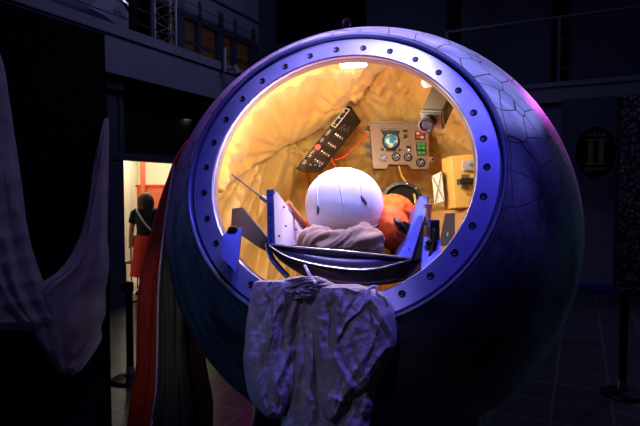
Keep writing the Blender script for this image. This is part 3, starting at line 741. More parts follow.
obj('white_legend_lines', lm, M['lgrey'], tcn)
for gx, gy in ((64, 11), (66, 16), (10, 9), (13, 13), (15.5, 17)):
    obj('black_knob', MB().lathe([(2.1 * k, 0), (2.0 * k, .018), (1.2 * k, .026), (0, .027)], ip(gx, gy, .010 - gy * .002), az, 18), M['black'], tcn)

# --- grey camera box hanging at upper right
tcm = thing('onboard_camera', 'grey box camera with round lens fixed at upper right inside the hatch', 'camera', W(436, 118, 2.7))
a, b = W(446, 90, 2.72), W(433.5, 118, 2.60)
d = (b - a).normalized(); ax = (V((1, 0, .42)) - d * d.dot(V((1, 0, .42)))).normalized(); ay = d.cross(ax)
Lb = (b - a).length
obj('camera_body', MB().frame_box((a + b) / 2, d, ax, ay, Lb, .115, .10, .008), M['grey'], tcm)
obj('side_plate', MB().frame_box((a + b) / 2 + ax * .058 - ay * 0, d, ax, ay, Lb * .8, .006, .07, .003), M['dark'], tcm)
obj('front_plate', MB().frame_box(b + d * .012, d, ax, ay, .028, .112, .108, .008), M['lgrey'], tcm)
lc = b + d * .02 - ax * .012; ld = (d * 1.0 + V((-.25, -.55, .1))).normalized()
ln = obj('lens_barrel', MB().lathe([(.034, 0), (.034, .05), (.028, .055)], lc, ld, 28, True), M['black'], tcm)
obj('lens_rim', MB().lathe([(.036, .05), (.040, .055), (.040, .07), (.030, .073), (.024, .062), (0, .062)], lc, ld, 28), M['grey'], ln)
obj('mounting_arm', MB().cyl(a - d * .0, a - d * .05 + V((.05, .06, .03)), .015), M['dark'], tcm)
# --- small white beacon lamp
tl = thing('beacon_lamp', 'small white ribbed lamp under the hatch rim at upper right', 'lamp', W(427, 84, 2.6))
lc = W(427, 82, 2.58)
obj('lamp_glass', MB().lathe([(0, -.028), (.018, -.024), (.026, -.012), (.024, -.009), (.029, -.004), (.029, .006), (.025, .009), (.024, .016), (.014, .022)], lc, V((-.2, 0, 1)), 24), M['lampw'], tl)
obj('lamp_socket', MB().cyl(lc + UP * .02, lc + V((.01, .02, .05)), .014, .018), M['dark'], tl)

# --- yellow equipment box on the right wall
ty = thing('yellow_equipment_box', 'yellow-gold equipment box with a black-handled grey dial on the right inner wall', 'equipment box', W(462, 208, 3.1))
Yb = 3.05
fr = [W(451, 156, Yb), W(492, 153, Yb), W(492, 207, Yb), W(455, 208, Yb)]
sd = [W(441.5, 159, Yb + .22), W(444.5, 210, Yb + .22)]
mb = MB(); bk = V((.03, .24, 0))
mb.add([fr[0], fr[1], fr[2], fr[3], sd[0], fr[1] + bk, fr[2] + bk, sd[1]], [(0, 1, 2, 3), (0, 3, 7, 4), (0, 4, 5, 1), (3, 2, 6, 7), (4, 7, 6, 5), (1, 5, 6, 2)])
bm_ = obj('box_body', mb, M['goldbox'], ty, None)
bv = bm_.modifiers.new('bevel', 'BEVEL'); bv.width = .006; bv.segments = 2
X1, Z1 = V((1, 0, 0)), UP; Y1 = V((0, 1, 0)); kb = Yb / F
obj('silver_bracket', MB().frame_box(W(471, 165.5, Yb - .01), (X1 + Z1 * .04).normalized(), Y1, Z1, 17 * kb, .03, 10 * kb, .005).frame_box(W(473, 163, Yb - .035), X1, Y1, Z1, 11 * kb, .03, 4 * kb, .008), M['craft'], ty)
rd = obj('regulator', MB().frame_box(W(465.5, 182, Yb - .03), X1, Y1, Z1, 17 * kb, .06, 15 * kb, .028), M['grey'], ty)
obj('black_handle', MB().frame_box(W(470, 181, Yb - .07), X1, Y1, Z1, 20 * kb, .03, 6 * kb, .008), M['black'], rd)
for i in range(5): obj('grip_notch', MB().cyl(W(463 + i * 3, 178, Yb - .072), W(463 + i * 3, 184, Yb - .072), .007, n=8), M['black'], rd)
# --- white speaker-like tray
tt = thing('white_tray', 'narrow white metal tray with a crossed wire hanging left of the yellow box', 'tray', W(438, 202, 3.15))
fr = [W(432, 176, 3.2), W(441.5, 171.5, 3.14), W(444.5, 201, 3.14), W(434.5, 204, 3.2)]
obj('tray_panel', MB().prism(fr, V((.01, .03, 0))), M['white'], tt)
obj('tray_side', MB().prism([W(441.5, 171.5, 3.14), W(444, 172.5, 3.2), W(446, 200, 3.2), W(444.5, 201, 3.14)], V((-.004, .02, 0))), M['lgrey'], tt)
e_ = V((0, -.006, 0))
obj('cross_wire', MB().cyl(W(432.5, 177, 3.19) + e_, W(443.5, 200, 3.13) + e_, .0028, n=6).cyl(W(441, 173, 3.13) + e_, W(435, 202.5, 3.19) + e_, .0028, n=6), M['grey'], tt)
# --- lower locker panel and black wedge
mb = MB(); mb.prism([W(430, 212, 3.25), W(480, 207, 3.0), W(478, 252, 2.9), W(430, 262, 3.1)], V((.02, .06, 0)))
o = obj('locker_panel', mb, mat('tan_board', (.42, .22, .075), .6, var=(8, (.34, .17, .055)))); tag(o, 'tan board panel below the yellow equipment box inside the capsule', 'panel')
wd = MB(); wd.prism([W(446, 213.5, 2.62), W(455, 213, 2.62), W(455, 246, 2.5), W(440, 246, 2.5)], V((0, .02, 0)))
tg = thing('black_wedge_cover', 'black tapered metal cover standing right of the seat lock', 'cover', W(448, 246, 2.5))
obj('cover_plate', wd, M['dark'], tg)
obj('white_mark', MB().frame_box(W(447.5, 234, 2.525), V((.1, 0, 1)).normalized(), X1, Y1, .018, .005, .004), M['white'], tg)
# --- round dark port behind the suit
pc = W(402, 203, 3.35)
tp = thing('round_port', 'dark round port with riveted rim behind the orange suit', 'porthole', pc - UP * .15)
pax = V((-.15, -1, .15)).normalized()
obj('port_rim', MB().lathe([(.135, 0), (.135, .03), (.115, .035), (.110, .01)], pc, pax, 40), M['dark'], tp)
obj('port_glass', MB().lathe([(.112, .008), (0, .012)], pc, pax, 40), M['glassdk'], tp)
for i in range(12):
    a = i * PI / 6; u_ = pax.orthogonal().normalized(); w_ = pax.cross(u_)
    obj('rivet', MB().ball(pc + pax * .034 + u_ * (.125 * math.cos(a)) + w_ * (.125 * math.sin(a)), .005, 8), M['steel'], tp)

# ------------------------------------------------------------------ ejection seat
Ys = 2.17
seat = thing('ejection_seat', 'blue-edged ejection seat reclined in the open hatch under the white helmet', 'seat', W(340, 272, 2.4))
# left side wall: inner lining panel, riveted flange
li = MB(); li.prism([W(273, 190, 2.17), W(276, 191, 2.18), W(296, 217, 2.50), W(309, 236, 2.74), W(312, 243, 2.76), W(274, 247, 2.13)], V((-.012, .0, 0)))
obj('side_panel', li, M['seatin'], seat, label='white inner lining of the left side wall')
fl = MB(); fl.prism([W(266.5, 190, 2.15), W(273.5, 189, 2.15), W(275, 247, 2.11), W(267.5, 244, 2.11)], V((0, .012, 0)))
fl.prism([W(267, 190, 2.155), W(273.5, 189, 2.155), W(310, 235, 2.74), W(306, 237, 2.74)], V((0, .0, -.010)))
fa = obj('side_flange', fl, M['blue'], seat)
for y in (195, 204, 213, 222, 231, 240): obj('rivet', MB().ball(W(270.2 + (y - 195) * .02, y, 2.148 - (y - 195) * .0008), .0042, 8), M['bolt'], fa)
for px, py, Y in ((284, 207, 2.28), (286, 226, 2.24), (296, 230, 2.40), (279, 236, 2.17)):
    obj('rivet', MB().ball(W(px, py, Y) , .005, 8), M['dark'], seat)
# right channel
rc = MB(); rc.prism([W(419, 197, 2.33), W(428, 196, 2.33), W(425, 214, 2.29), W(411.5, 258, 2.10), W(397, 257, 2.10), W(407, 240, 2.16), W(416, 220, 2.27)], V((0, .014, 0)))
fb = obj('side_flange', rc, M['blue'], seat)
rw = MB(); rw.prism([W(419, 197, 2.345), W(407, 240, 2.175), W(397, 257, 2.115), W(392, 246, 2.8), W(404, 222, 2.85)], V((.012, 0, 0)))
obj('side_panel', rw, M['blue'], seat)
rr2 = MB(); rr2.prism([W(427, 196, 2.33), W(429.5, 197, 2.36), W(426.5, 215, 2.33), W(413, 259, 2.13), W(411, 258, 2.10), W(425, 213, 2.29)], V((0, .03, 0)))
obj('channel_edge', rr2, M['rim'], seat)
for q in ((423.5, 200, 2.325), (422.5, 209, 2.305), (420, 218, 2.27), (417, 228, 2.225), (413.5, 238, 2.18), (409, 249, 2.13)): obj('rivet', MB().ball(W(*q), .0045, 8), M['bolt'], fb)
# head rail, between the two flanges
top = curve_pts([(270, 244.5, 2.11), (300, 247.5, 2.09), (335, 250.5, 2.08), (370, 254, 2.08), (411, 258.5, 2.09)])
bot = curve_pts([(269, 245.5, 2.10), (288, 257, 2.06), (325, 266.5, 2.04), (370, 269.5, 2.03), (411, 259.5, 2.09)])
n_ = min(len(top), len(bot)); mb = MB(); rs = []
for a_, b_ in zip(top, bot):
    A_, B_ = W(*a_), W(*b_); row_ = []
    for i in range(9):
        f = i / 8; q = A_.lerp(B_, f); q = q + V((0, .025 * math.sin(f * PI), 0)); row_.append(q)
    rs.append(row_)
mb.rings(rs, False, False)
o = obj('head_panel', mb, M['seatdk'], seat); so = o.modifiers.new('solid', 'SOLIDIFY'); so.thickness = .006
obj('head_rail', MB().tube([W(*q) for q in top], .0045, 8), M['rim'], seat)
obj('panel_lip', MB().tube([W(*q) for q in bot], .0032, 8), M['rim'], seat)
# seat pan under the head, and dark underside
pan = MB(); pr = []
for f in [i / 10 for i in range(11)]:
    y = 2.12 + .95 * f
    pr.append([V((x_, y, z_ - .05 * f)) for x_, z_ in ((W(271, 245, 2.12).x, W(271, 245, 2.12).z), (W(300, 250, 2.12).x, W(300, 251, 2.12).z - .02), (W(340, 250, 2.12).x, W(340, 255, 2.12).z - .025), (W(380, 250, 2.12).x, W(380, 258, 2.12).z - .02), (W(405, 250, 2.12).x, W(405, 257, 2.12).z))])
pan.rings(pr, False, False); o = obj('seat_pan', pan, M['seatdk'], seat); so = o.modifiers.new('solid', 'SOLIDIFY'); so.thickness = .01
un = MB(); rs = []
for i in range(9):
    f = i / 8; Y = 2.10 + .85 * f
    pts = curve_pts([(270, 247, 2.1), (284, 262, 2.1), (315, 278, 2.1), (360, 284, 2.1), (405, 278, 2.1), (428, 255, 2.1), (434, 228, 2.1)], 5)
    rs.append([W(p_[0], p_[1], 2.14) + V((0, (Y - 2.14), -.02 * f)) for p_ in pts])
un.rings(rs, False, False); o = obj('underside_shell', un, M['brown'], seat); so = o.modifiers.new('solid', 'SOLIDIFY'); so.thickness = .008
obj('front_fairing', MB().prism([W(272, 248.5, 2.135), W(288, 260, 2.135), W(325, 270, 2.135), W(370, 272, 2.135), W(411, 262, 2.135), W(425, 216, 2.3), W(434, 229, 2.3), W(428, 255, 2.16), W(405, 278, 2.14), W(360, 284, 2.14), W(315, 278, 2.14), W(284, 262, 2.135)], V((0, .01, 0))), M['brown'], seat)
# copper pipe on the left inner wall
obj('copper_tube', MB().tube([W(286.5, 203.5, 2.42), W(292, 209, 2.44), W(300, 219, 2.46), W(307, 229, 2.48)], .014, 12).tube([W(286.5, 203, 2.42), W(290, 206.5, 2.43)], .018, 12), M['copper'], seat)
obj('black_pad', MB().frame_box(W(303, 237, 2.42), V((1, 0, .3)).normalized(), Y1, V((-.3, 0, 1)).normalized(), .055, .05, .05, .012), M['black'], seat)
# left support strut plate
st = MB(); st.prism([W(232, 208.5, 2.5), W(242, 207.5, 2.5), W(268, 238, 2.25), W(267.5, 252, 2.18), W(258, 247, 2.22), (W(231, 228, 2.45))], V((.004, .02, 0)))
obj('support_strut', st, M['dark'], seat)
obj('curved_arm', MB().tube([W(*q) for q in curve_pts([(268, 243, 2.16), (270, 254, 2.14), (276, 264, 2.12), (288, 277, 2.10)])], .012, 8), M['rim'], seat)
an = thing('antenna_rod', 'thin metal antenna rod slanting up from the left corner of the seat', 'antenna', W(264, 199, 2.2))
obj('rod', MB().cyl(W(265, 199.5, 2.2), W(231.5, 174, 2.32), .0042, .003, 8), M['steel'], an)
obj('socket', MB().cyl(W(267, 201, 2.2), W(261, 196.5, 2.21), .011, .009, 12), M['lgrey'], an)

# ------------------------------------------------------------------ cosmonaut dummy
def w3(px, py, Y): return W(px, py, Y)
hc = W(344, 204, 2.46)
man = thing('dummy_cosmonaut', 'cosmonaut dummy in white helmet and orange suit lying in the capsule seat', 'person', W(350, 245, 2.9))
def hh_(x, y, z): return hc + V((x, y, z))
J = [(hh_(.06, .72, -.10), .15), (hh_(.05, .55, -.09), .15), (hh_(.03, .36, -.09), .165), (hh_(.02, .24, -.10), .12), (hh_(0, .12, -.06), .07), (hh_(0, .03, .0), .085), (hh_(0, -.03, .06), .08),
     # right-hand side of picture: arm
     (hh_(.20, .22, -.075), .105), (hh_(.285, .42, -.10), .075), (hh_(.25, .66, .0), .055), (hh_(.21, .74, .02), .035),
     (hh_(-.11, .26, -.10), .08), (hh_(-.14, .45, -.14), .065), (hh_(-.12, .68, -.02), .055), (hh_(-.08, .76, .0), .035),
     (hh_(.14, .78, -.08), .10), (hh_(.15, 1.0, .12), .075), (hh_(.14, 1.12, -.13), .055), (hh_(.14, 1.2, -.17), .045),
     (hh_(-.02, .78, -.08), .10), (hh_(-.01, 1.0, .12), .075), (hh_(0, 1.12, -.13), .055), (hh_(0, 1.2, -.17), .045)]
E_ = [(0, 1), (1, 2), (2, 3), (3, 4), (4, 5), (5, 6), (3, 7), (7, 8), (8, 9), (9, 10), (3, 11), (11, 12), (12, 13), (13, 14), (0, 15), (15, 16), (16, 17), (17, 18), (0, 19), (19, 20), (20, 21), (21, 22)]
for hand in (10, 14):
    base = V(J[hand][0])
    for q in range(5):
        a = base + V(((q - 2) * .018, .04 + (.01 if q in (1, 2) else 0), (-.01 if q else .02))); c = a + V((0, .02, -.025)); J += [(a, .011), (c, .009)]; i = len(J) - 2; E_ += [(hand, i), (i, i + 1)]
skinned('suited_body', J, E_, M['orange'], man)
# puffed shoulder of the suit with creases
def blob(c, rx, ry, rz, amp, seed, n=64, rot=None, freq=6):
    mb = MB(); rs = []
    for i in range(n // 2 + 1):
        t = PI * (.015 + .97 * i / (n // 2)); ring_ = []
        for j in range(n):
            a = 2 * PI * j / n; d = V((math.sin(t) * math.cos(a), math.sin(t) * math.sin(a), math.cos(t)))
            r = 1 + amp * (noise.ridged_multi_fractal(d * freq * .4 + V((seed, 0, 0)), 1, 2.1, 4, .9, 2) - 1.0)
            p_ = V((d.x * rx * r, d.y * ry * r, d.z * rz * r)); p_ = rot @ p_ if rot else p_; ring_.append(V(c) + p_)
        rs.append(ring_)
    return mb.rings(rs, True)
obj('suit_shoulder', blob(W(393, 229, 2.46), .085, .16, .115, .07, 4, freq=5, rot=Matrix.Rotation(-.35, 3, 'Y')), M['orange'], man)
obj('suit_sleeve', blob(W(396, 211, 2.72), .105, .18, .085, .08, 9, freq=6, rot=Matrix.Rotation(.5, 3, 'Y')), M['orange'], man)
obj('harness_strap', MB().tube([W(*q) for q in curve_pts([(386, 213, 2.46), (392, 217, 2.38), (398, 222, 2.30), (404, 228, 2.31), (409, 233, 2.35)])], .012, 8), M['black'], man)
obj('harness_pad', MB().frame_box(W(405, 228, 2.33), V((1, 0, -.5)).normalized(), Y1, V((.5, 0, 1)).normalized(), .07, .05, .05, .012), M['black'], man)
# helmet: fabric-covered dome with piping seams
hm = MB(); rs = []; n = 72
RH = .181
HZ = lambda z: .95 if z > 0 else 1.0
for i in range(49):
    t = PI * (.01 + .98 * i / 48); ring_ = []
    for j in range(n):
        a = 2 * PI * j / n; d = V((math.sin(t) * math.cos(a), math.sin(t) * math.sin(a), math.cos(t)))
        r = RH * (1 + .045 * max(0, d.z) ** 2 * 0 - .12 * max(0, -d.z - .35)); sx_ = 1.02 if d.z > 0 else 1.02 * min(1.5, (1 - min(.97, d.z ** 2)) ** -.24) * (1 + .02 * d.z)
        r *= 1 + .010 * math.exp(-((d.x - .02 + .10 * d.z) / .035) ** 2) * (1 if d.y < 0 else 0) - .014 * math.exp(-((d.x - .085 + .10 * d.z) / .04) ** 2) * (1 if d.y < 0 else 0)
        r += .0015 * noise.noise(d * 6)
        ring_.append(hc + V((d.x * r * sx_ * 1 - .0 * d.z, d.y * r * 1.08, d.z * r * HZ(d.z))))
    rs.append(ring_)
hm.rings(rs, True); he = obj('helmet', hm, M['helmet'], man, 0)
def onh(x, z, e=1.004):   # a point on the near side of the helmet
    d = V((x, 0, z)); d.y = -math.sqrt(max(0, 1 - x * x - z * z)); return hc + V((d.x * RH * 1.02 * 1 - 0, d.y * RH * 1.08, d.z * RH * (.95 if z > 0 else 1.0)))
for pts in (((-.22, .965), (-.17, .72), (-.13, .40), (-.07, .05), (.0, -.38)), ((.20, .93), (.32, .72), (.36, .45), (.39, .22), (.46, .08)), ((-.48, .82), (-.66, .50), (-.68, .20), (-.64, -.08))):
    q_ = curve_pts([(x, z, 0) for x, z in pts], 6); obj('seam_piping', MB().tube([onh(x, z) for x, z, _ in q_], .0032, 8), M['helmet'], he)
for pts in ([(-.66, -.02), (-.655, -.10), (-.66, -.20), (-.67, -.27)], [(.36, .22), (.40, .13), (.46, .05), (.50, .0)]):
    obj('slot', MB().tube([onh(x, z + .02, 1.0) for x, z in pts], [.003, .008, .007, .003][:len(pts)], 8), M['grey'], he)
obj('helmet_brim', MB().tube([onh(.90 * math.cos(a), -.36 + .0 + .55 * math.sin(a) * -1 * .55, 1.0) for a in [PI * .05 + PI * .9 * i / 16 for i in range(17)]], .008, 8), M['helmet'], he)
side = MB(); side.prism([onh(.86, .1), onh(.96, -.2), hc + V((.215, -.02, -.10)), hc + V((.175, -.04, -.13)), onh(.8, -.45)], V((0, .05, 0)))
obj('side_flap', side, M['helmet'], he)
# beige collar bunched under the helmet
def collar_place(px, py, off): return W(px, py, 2.32 - off)
cb = MB(); rs = []
cl_ = curve_pts([(309, 249, 2.34), (311, 242, 2.30), (319, 239, 2.25), (332, 241, 2.22), (348, 240, 2.22), (360, 238, 2.24), (369, 242, 2.29), (374, 250, 2.34)], 14)
for q_i, q in enumerate(cl_):
    p0 = W(*cl_[max(0, q_i - 1)]); p1 = W(*cl_[min(len(cl_) - 1, q_i + 1)]); tn = (p1 - p0).normalized(); c_ = W(*q); u_ = (V((0, -1, .2)) - tn * tn.dot(V((0, -1, .2)))).normalized(); w_ = tn.cross(u_)
    f = q_i / (len(cl_) - 1); rad = .043 + .008 * math.sin(f * 9) ; row_ = []
    rad *= min(1, .55 + f * 4, .55 + (1 - f) * 4)
    for j in range(48):
        a = 2 * PI * j / 48; rr_ = rad * (1 + .34 * noise.noise(V((f * 9 + 1.2 * math.sin(a), math.cos(a) * 1.5, 2 + math.sin(a)))) + -.5 * abs(noise.noise(V((f * 16 + 1.8 * math.sin(a), math.cos(a) * 1.6, 8)))) + .2)
        row_.append(c_ + u_ * (rr_ * 1.1 * math.cos(a)) + w_ * (rr_ * 1.15 * math.sin(a)))
    rs.append(row_)
obj('beige_collar', cb.rings(rs, True), M['beige'], man, 0)

def fp(px, py, off):  # in front of hull, follows its lower slope
    z = max(0, (py - 300)) / 126
    return W(px, py, 1.985 + .03 * z - off)
hang = thing('hanging_parachute_cloth', 'bunched pale lilac parachute cloth hanging out over the bottom of the hatch', 'parachute', W(318, 470, 1.9))
CR = dict(nf=4, nu=230, nv=210, wr=.0, sharp=.8, warp=1.0)
obj('middle_fall', drape([(284, 286, 326), (292, 284, 340), (320, 284, 350), (350, 284, 356), (380, 284, 360), (410, 283, 364), (440, 280, 362), (470, 282, 350)], fp, .085, fold=.022, seed=8, creases=[
    ((300, 300), (302, 340), (298, 380), (290, 415), 4, .030), ((312, 300), (313, 345), (309, 390), (314, 430), 5, .034), ((322, 330), (322, 370), (330, 400), (334, 430), 4, .020),
    ((306, 300), (307, 345), (304, 385), (300, 425), 3, -.026), ((318, 310), (317, 350), (318, 390), (322, 430), 2.5, -.024), ((292, 350), (288, 380), (293, 400), (290, 430), 3, -.02),
    ((302, 385), (308, 398), (316, 400), (322, 392), 3, .014)], **CR), M['chute'], hang, 0)
obj('lower_flap', drape([(370, 322, 360), (385, 320, 374), (396, 320, 375), (410, 321, 372), (430, 322, 369), (460, 324, 366)], fp, .10, fold=.02, seed=17, creases=[
    ((360, 375), (366, 395), (364, 415), (360, 440), 4, .02), ((345, 380), (350, 400), (346, 420), (344, 440), 3, -.02)], **CR), M['chute'], hang, 0)
obj('left_fall', drape([(280, 259, 301), (284, 254, 305), (297, 250, 306), (325, 246, 306), (345, 243.5, 304), (362, 244, 302), (384, 246, 299), (400, 252, 292), (411, 259, 286), (416, 266, 282)], fp, .115, fold=.018, seed=3, creases=[
    ((284, 292), (276, 312), (270, 330), (262, 352), 5, .040), ((303, 280), (300, 298), (290, 322), (280, 350), 4.5, .034), ((263, 288), (254, 315), (250, 345), (249, 380), 6, .020), ((304, 296), (301, 320), (302, 340), (298, 360), 3.5, .026),
    ((293, 300), (286, 322), (283, 345), (288, 372), 4, -.040), ((275, 292), (267, 308), (260, 330), (256, 350), 3, -.018), ((271, 350), (266, 370), (266, 390), (272, 408), 5, -.024), ((300, 300), (297, 318), (294, 335), (293, 350), 2, -.022),
    ((296, 340), (286, 362), (277, 384), (281, 402), 3.5, .026), ((292, 360), (286, 378), (288, 394), (284, 404), 2.5, -.022), ((258, 356), (262, 372), (256, 388), (262, 404), 4, .014), ((262, 286), (272, 298), (280, 292), (290, 284), 2.5, .012), ((268, 282), (264, 292), (270, 300), (268, 312), 2, -.012)], **CR), M['chute'], hang, 0)
obj('right_fall', drape([(284, 316, 358), (289, 309, 374), (295, 304, 385), (306, 302, 392), (322, 301, 396), (345, 303, 395), (362, 306, 390), (380, 310, 379), (392, 314, 368), (405, 318, 356), (416, 321, 344), (421, 325, 334)], fp, .145, fold=.018, seed=12, creases=[
    ((339, 294), (337, 318), (336, 340), (333, 365), 3.5, .030), ((328, 294), (322, 320), (320, 350), (322, 380), 4.5, .028), ((308, 300), (308, 330), (312, 360), (320, 395), 4, .02),
    ((369, 302), (358, 313), (349, 322), (336, 338), 2.2, .026), ((366, 306), (356, 317), (347, 327), (337, 341), 2, -.022), ((372, 300), (381, 314), (388, 328), (394, 342), 3, .024), ((368, 302), (376, 318), (384, 332), (388, 345), 2.2, -.020),
    ((333, 300), (331, 320), (331, 340), (330, 356), 2.5, -.032), ((315, 300), (315, 330), (317, 355), (323, 385), 3, -.026), ((334, 355), (341, 368), (349, 382), (350, 396), 3.5, .03), ((338, 352), (345, 364), (354, 378), (362, 388), 3.5, -.032),
    ((366, 345), (364, 362), (366, 378), (370, 388), 3, .018), ((352, 340), (354, 358), (360, 372), (366, 384), 2.5, -.016), ((350, 300), (344, 312), (346, 322), (342, 332), 2.5, .016), ((358, 296), (352, 306), (356, 314), (350, 322), 2, -.014), ((380, 330), (376, 350), (380, 365), (374, 380), 4, .012), ((322, 405), (332, 398), (344, 402), (352, 396), 3, .014)], **CR), M['chute'], hang, 0)
def fp2(px, py, off): return W(px, py, 1.95 - off)
obj('top_bunch', drape([(276, 296, 318), (281, 276, 330), (287, 262, 338), (293, 260, 338), (300, 268, 330)], lambda a, b, c: W(a, b, 2.0 - c), .14, 5, .04, 160, 60, seed=21, wr=.012, sharp=.7, warp=2.0), M['chute'], hang, 0)
cpts = curve_pts([(305, 266, 1.96), (308, 272, 1.90), (312, 279, 1.87), (316, 284, 1.83)])
obj('cord', MB().tube([W(*q) for q in cpts], .006, 8), M['cord'], hang)
obj('cord_loop', MB().tube([W(*q) for q in curve_pts([(366, 296, 1.82), (370, 288, 1.83), (376, 287, 1.84), (378, 294, 1.83), (384, 298, 1.83), (388, 306, 1.84)])], .006, 8), M['cord'], hang)

# ------------------------------------------------------------------ drapes behind the left of the capsule
def dl_place(Y): return lambda px, py, off: W(px, py, Y - off)
o = obj('red_drape', drape([(140, 186, 196), (158, 176, 186), (180, 166, 179), (210, 156, 174), (243, 149, 168), (290, 138, 160), (330, 136, 159), (365, 136, 160), (395, 131, 158), (426, 126, 152), (462, 120, 150)], dl_place(3.42), .05, 3, .02, 90, 120, seed=31, wr=.004), M['redcloth'], None, 0)
tag(o, 'red cloth hanging to the floor along the left side of the capsule', 'drape')
o = obj('olive_drape', drape([(146, 184, 194), (160, 178, 186), (185, 172, 180), (220, 167, 176), (260, 162, 176), (300, 158, 182), (340, 158, 186), (380, 157, 190), (426, 152, 196), (462, 150, 198)], dl_place(3.30), .05, 4, .025, 100, 120, seed=33, wr=.004), M['olive'], None, 0)
tag(o, 'olive-brown cloth hanging beside the red drape, left of the capsule', 'drape')
o = obj('brown_drape', drape([(280, 176, 188), (320, 178, 197), (360, 180, 206), (400, 182, 212), (462, 182, 214)], dl_place(3.38), .03, 3, .02, 60, 80, seed=35, wr=.004), M['brownc'], None, 0)
tag(o, 'dark brown cloth between the olive drape and the capsule base', 'drape')
cpx = curve_pts([(174, 165, 3.24), (166, 215, 3.24), (159, 280, 3.20), (157.5, 340, 3.19), (156, 390, 3.18), (150, 430, 3.18), (148, 462, 3.2)])
o = obj('rope', MB().tube([W(*q) for q in cpx], .006, 8), M['cord']); tag(o, 'thin white cord running down between the red and olive drapes', 'cord')

# ------------------------------------------------------------------ banner and speckled panel at right
ob = .12; s0, s1 = sR(615, ob), sR(560, ob)
PB = lambda s_, z, off=0: PR + NR * (ob + off) + SR * s_ + UP * z
tb = thing('exhibit_banner', 'tall dark blue exhibit banner with an oval emblem right of the capsule', 'banner', PB((s0 + s1) / 2, .05))
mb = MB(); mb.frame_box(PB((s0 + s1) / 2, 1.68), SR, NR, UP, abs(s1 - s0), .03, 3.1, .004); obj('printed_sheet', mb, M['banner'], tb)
mb = MB(); mb.frame_box(PB((s0 + s1) / 2, .07), SR, NR, UP, abs(s1 - s0) + .06, .16, .13, .02); obj('base_bar', mb, M['bluep'], tb)
ec = sR(594.5, ob); er = -SR
Yv = PB(ec, 0).y; zc = W(594.5, 153, Yv).z; kk = Yv / F
ell = MB(); ell.prism([PB(ec, zc, .017) + SR * (abs(21.5 * kk / 1.14) * math.cos(a)) + UP * (26.5 * kk * math.sin(a)) for a in [2 * PI * i / 60 for i in range(60)]], NR * .004)
em = obj('oval_emblem', ell, M['display'], tb)
ax_, ay_ = -SR, UP
rim_ = MB(); rim_.rings([[PB(ec, zc, .0225) + SR * (21.5 * kk / 1.14 * q * math.cos(a)) + UP * (26.5 * kk * q * math.sin(a)) for a in [2 * PI * i / 60 for i in range(60)]] for q in (.985, 1.015)], False)
obj('emblem_border', rim_, M['wallb'], em)
# two bold roman strokes with serifs, two stars
num = MB()
for i in (-1, 1):
    c_ = PB(ec, zc + .02, .024) + ax_ * (i * 4.6 * kk); num.frame_box(c_, ax_, NR, ay_, 4.6 * kk, .004, 24 * kk)
for j in (-1, 1): num.frame_box(PB(ec, zc + .02 + j * 12 * kk, .025), ax_, NR, ay_, 17.5 * kk, .004, 1.8 * kk)
obj('roman_numeral', num, M['gold_ink'], em)
stt = MB()
for i, (dx, dy) in enumerate(((-4.6, 1.5), (5.2, -1.2))):
    stt.prism([PB(ec, zc + .02, .028) + ax_ * (dx * kk + (2.9 if q % 2 == 0 else 1.15) * kk * math.sin(q * PI / 5)) + ay_ * (dy * kk + (2.9 if q % 2 == 0 else 1.15) * kk * math.cos(q * PI / 5)) for q in range(10)], NR * .002)
obj('star', stt, M['white_ink'], em)
text_obj('lettering', 'NASA', M['white_ink'], em, PB(ec, zc + 18 * kk, .026), ax_, ay_, 4.4 * kk, .001, 1.15)
text_obj('lettering', 'GEMINI', M['white_ink'], em, PB(ec, zc - 16.5 * kk, .026), ax_, ay_, 3.6 * kk, .001, 1.25)
s2, s3 = sR(700, .3), sR(619, .3)
mb = MB(); mb.frame_box(PR + NR * .3 + SR * ((s2 + s3) / 2) + UP * 1.65, SR, NR, UP, abs(s3 - s2), .05, 3.1, .01)
o = obj('speckled_panel', mb, M['lace']); tag(o, 'dark speckled exhibit panel at the far right edge behind the barrier post', 'panel')

# ------------------------------------------------------------------ gallery objects top left
# model spacecraft nose hanging over the gallery
tv = thing('white_spaceplane', 'pale model spaceplane wing with small lettering up on the left gallery', 'model spacecraft', V(W(118, 30, 7.2)))
def GP(px, py, Y): return W(px, py, Y + .55)
mb = MB(); mb.prism([GP(60, -8, 7.35), GP(112, -8, 7.35), GP(122, 3, 7.35), GP(131, 16, 7.35), GP(132, 36, 7.35), GP(128, 37, 7.35), GP(117, 25, 7.35), GP(104, 15, 7.35), GP(80, 3, 7.35)], V((-.05, .12, 0)))
obj('wing', mb, M['craft'], tv)
mb = MB(); mb.tube([GP(*q) for q in curve_pts([(50, -18, 7.5), (80, -8, 7.6), (106, -1, 7.7), (118, 3, 7.8)])], [.5 - .35 * (i / 24) ** 2 for i in range(25)], 20)
obj('fuselage', mb, M['craft'], tv)
mb = MB(); mb.prism([GP(119, -5, 7.2), GP(133, -5, 7.3), GP(134, 7, 7.3), GP(128, 5, 7.3)], V((0, .1, 0))); obj('nose_cover', mb, M['display'], tv)
mb = MB(); mb.tube([GP(122, -2, 7.15), GP(126, 3, 7.17), (GP(131, 6.5, 7.2))], .014, 8); obj('light_strip', mb, mat('cool_light_strip', (.8, .8, 1), .4, emit=(.5, .5, 1), es=1.4), tv)
lx = (GP(125, 18.5, 7.3) - GP(114, 10.5, 7.3)).normalized(); ly = (V((0, 0, 1)) - lx * lx.z).normalized()
text_obj('lettering', 'USA', M['display'], tv, GP(120, 14, 7.33), lx, ly, .048, .002, 1.7)
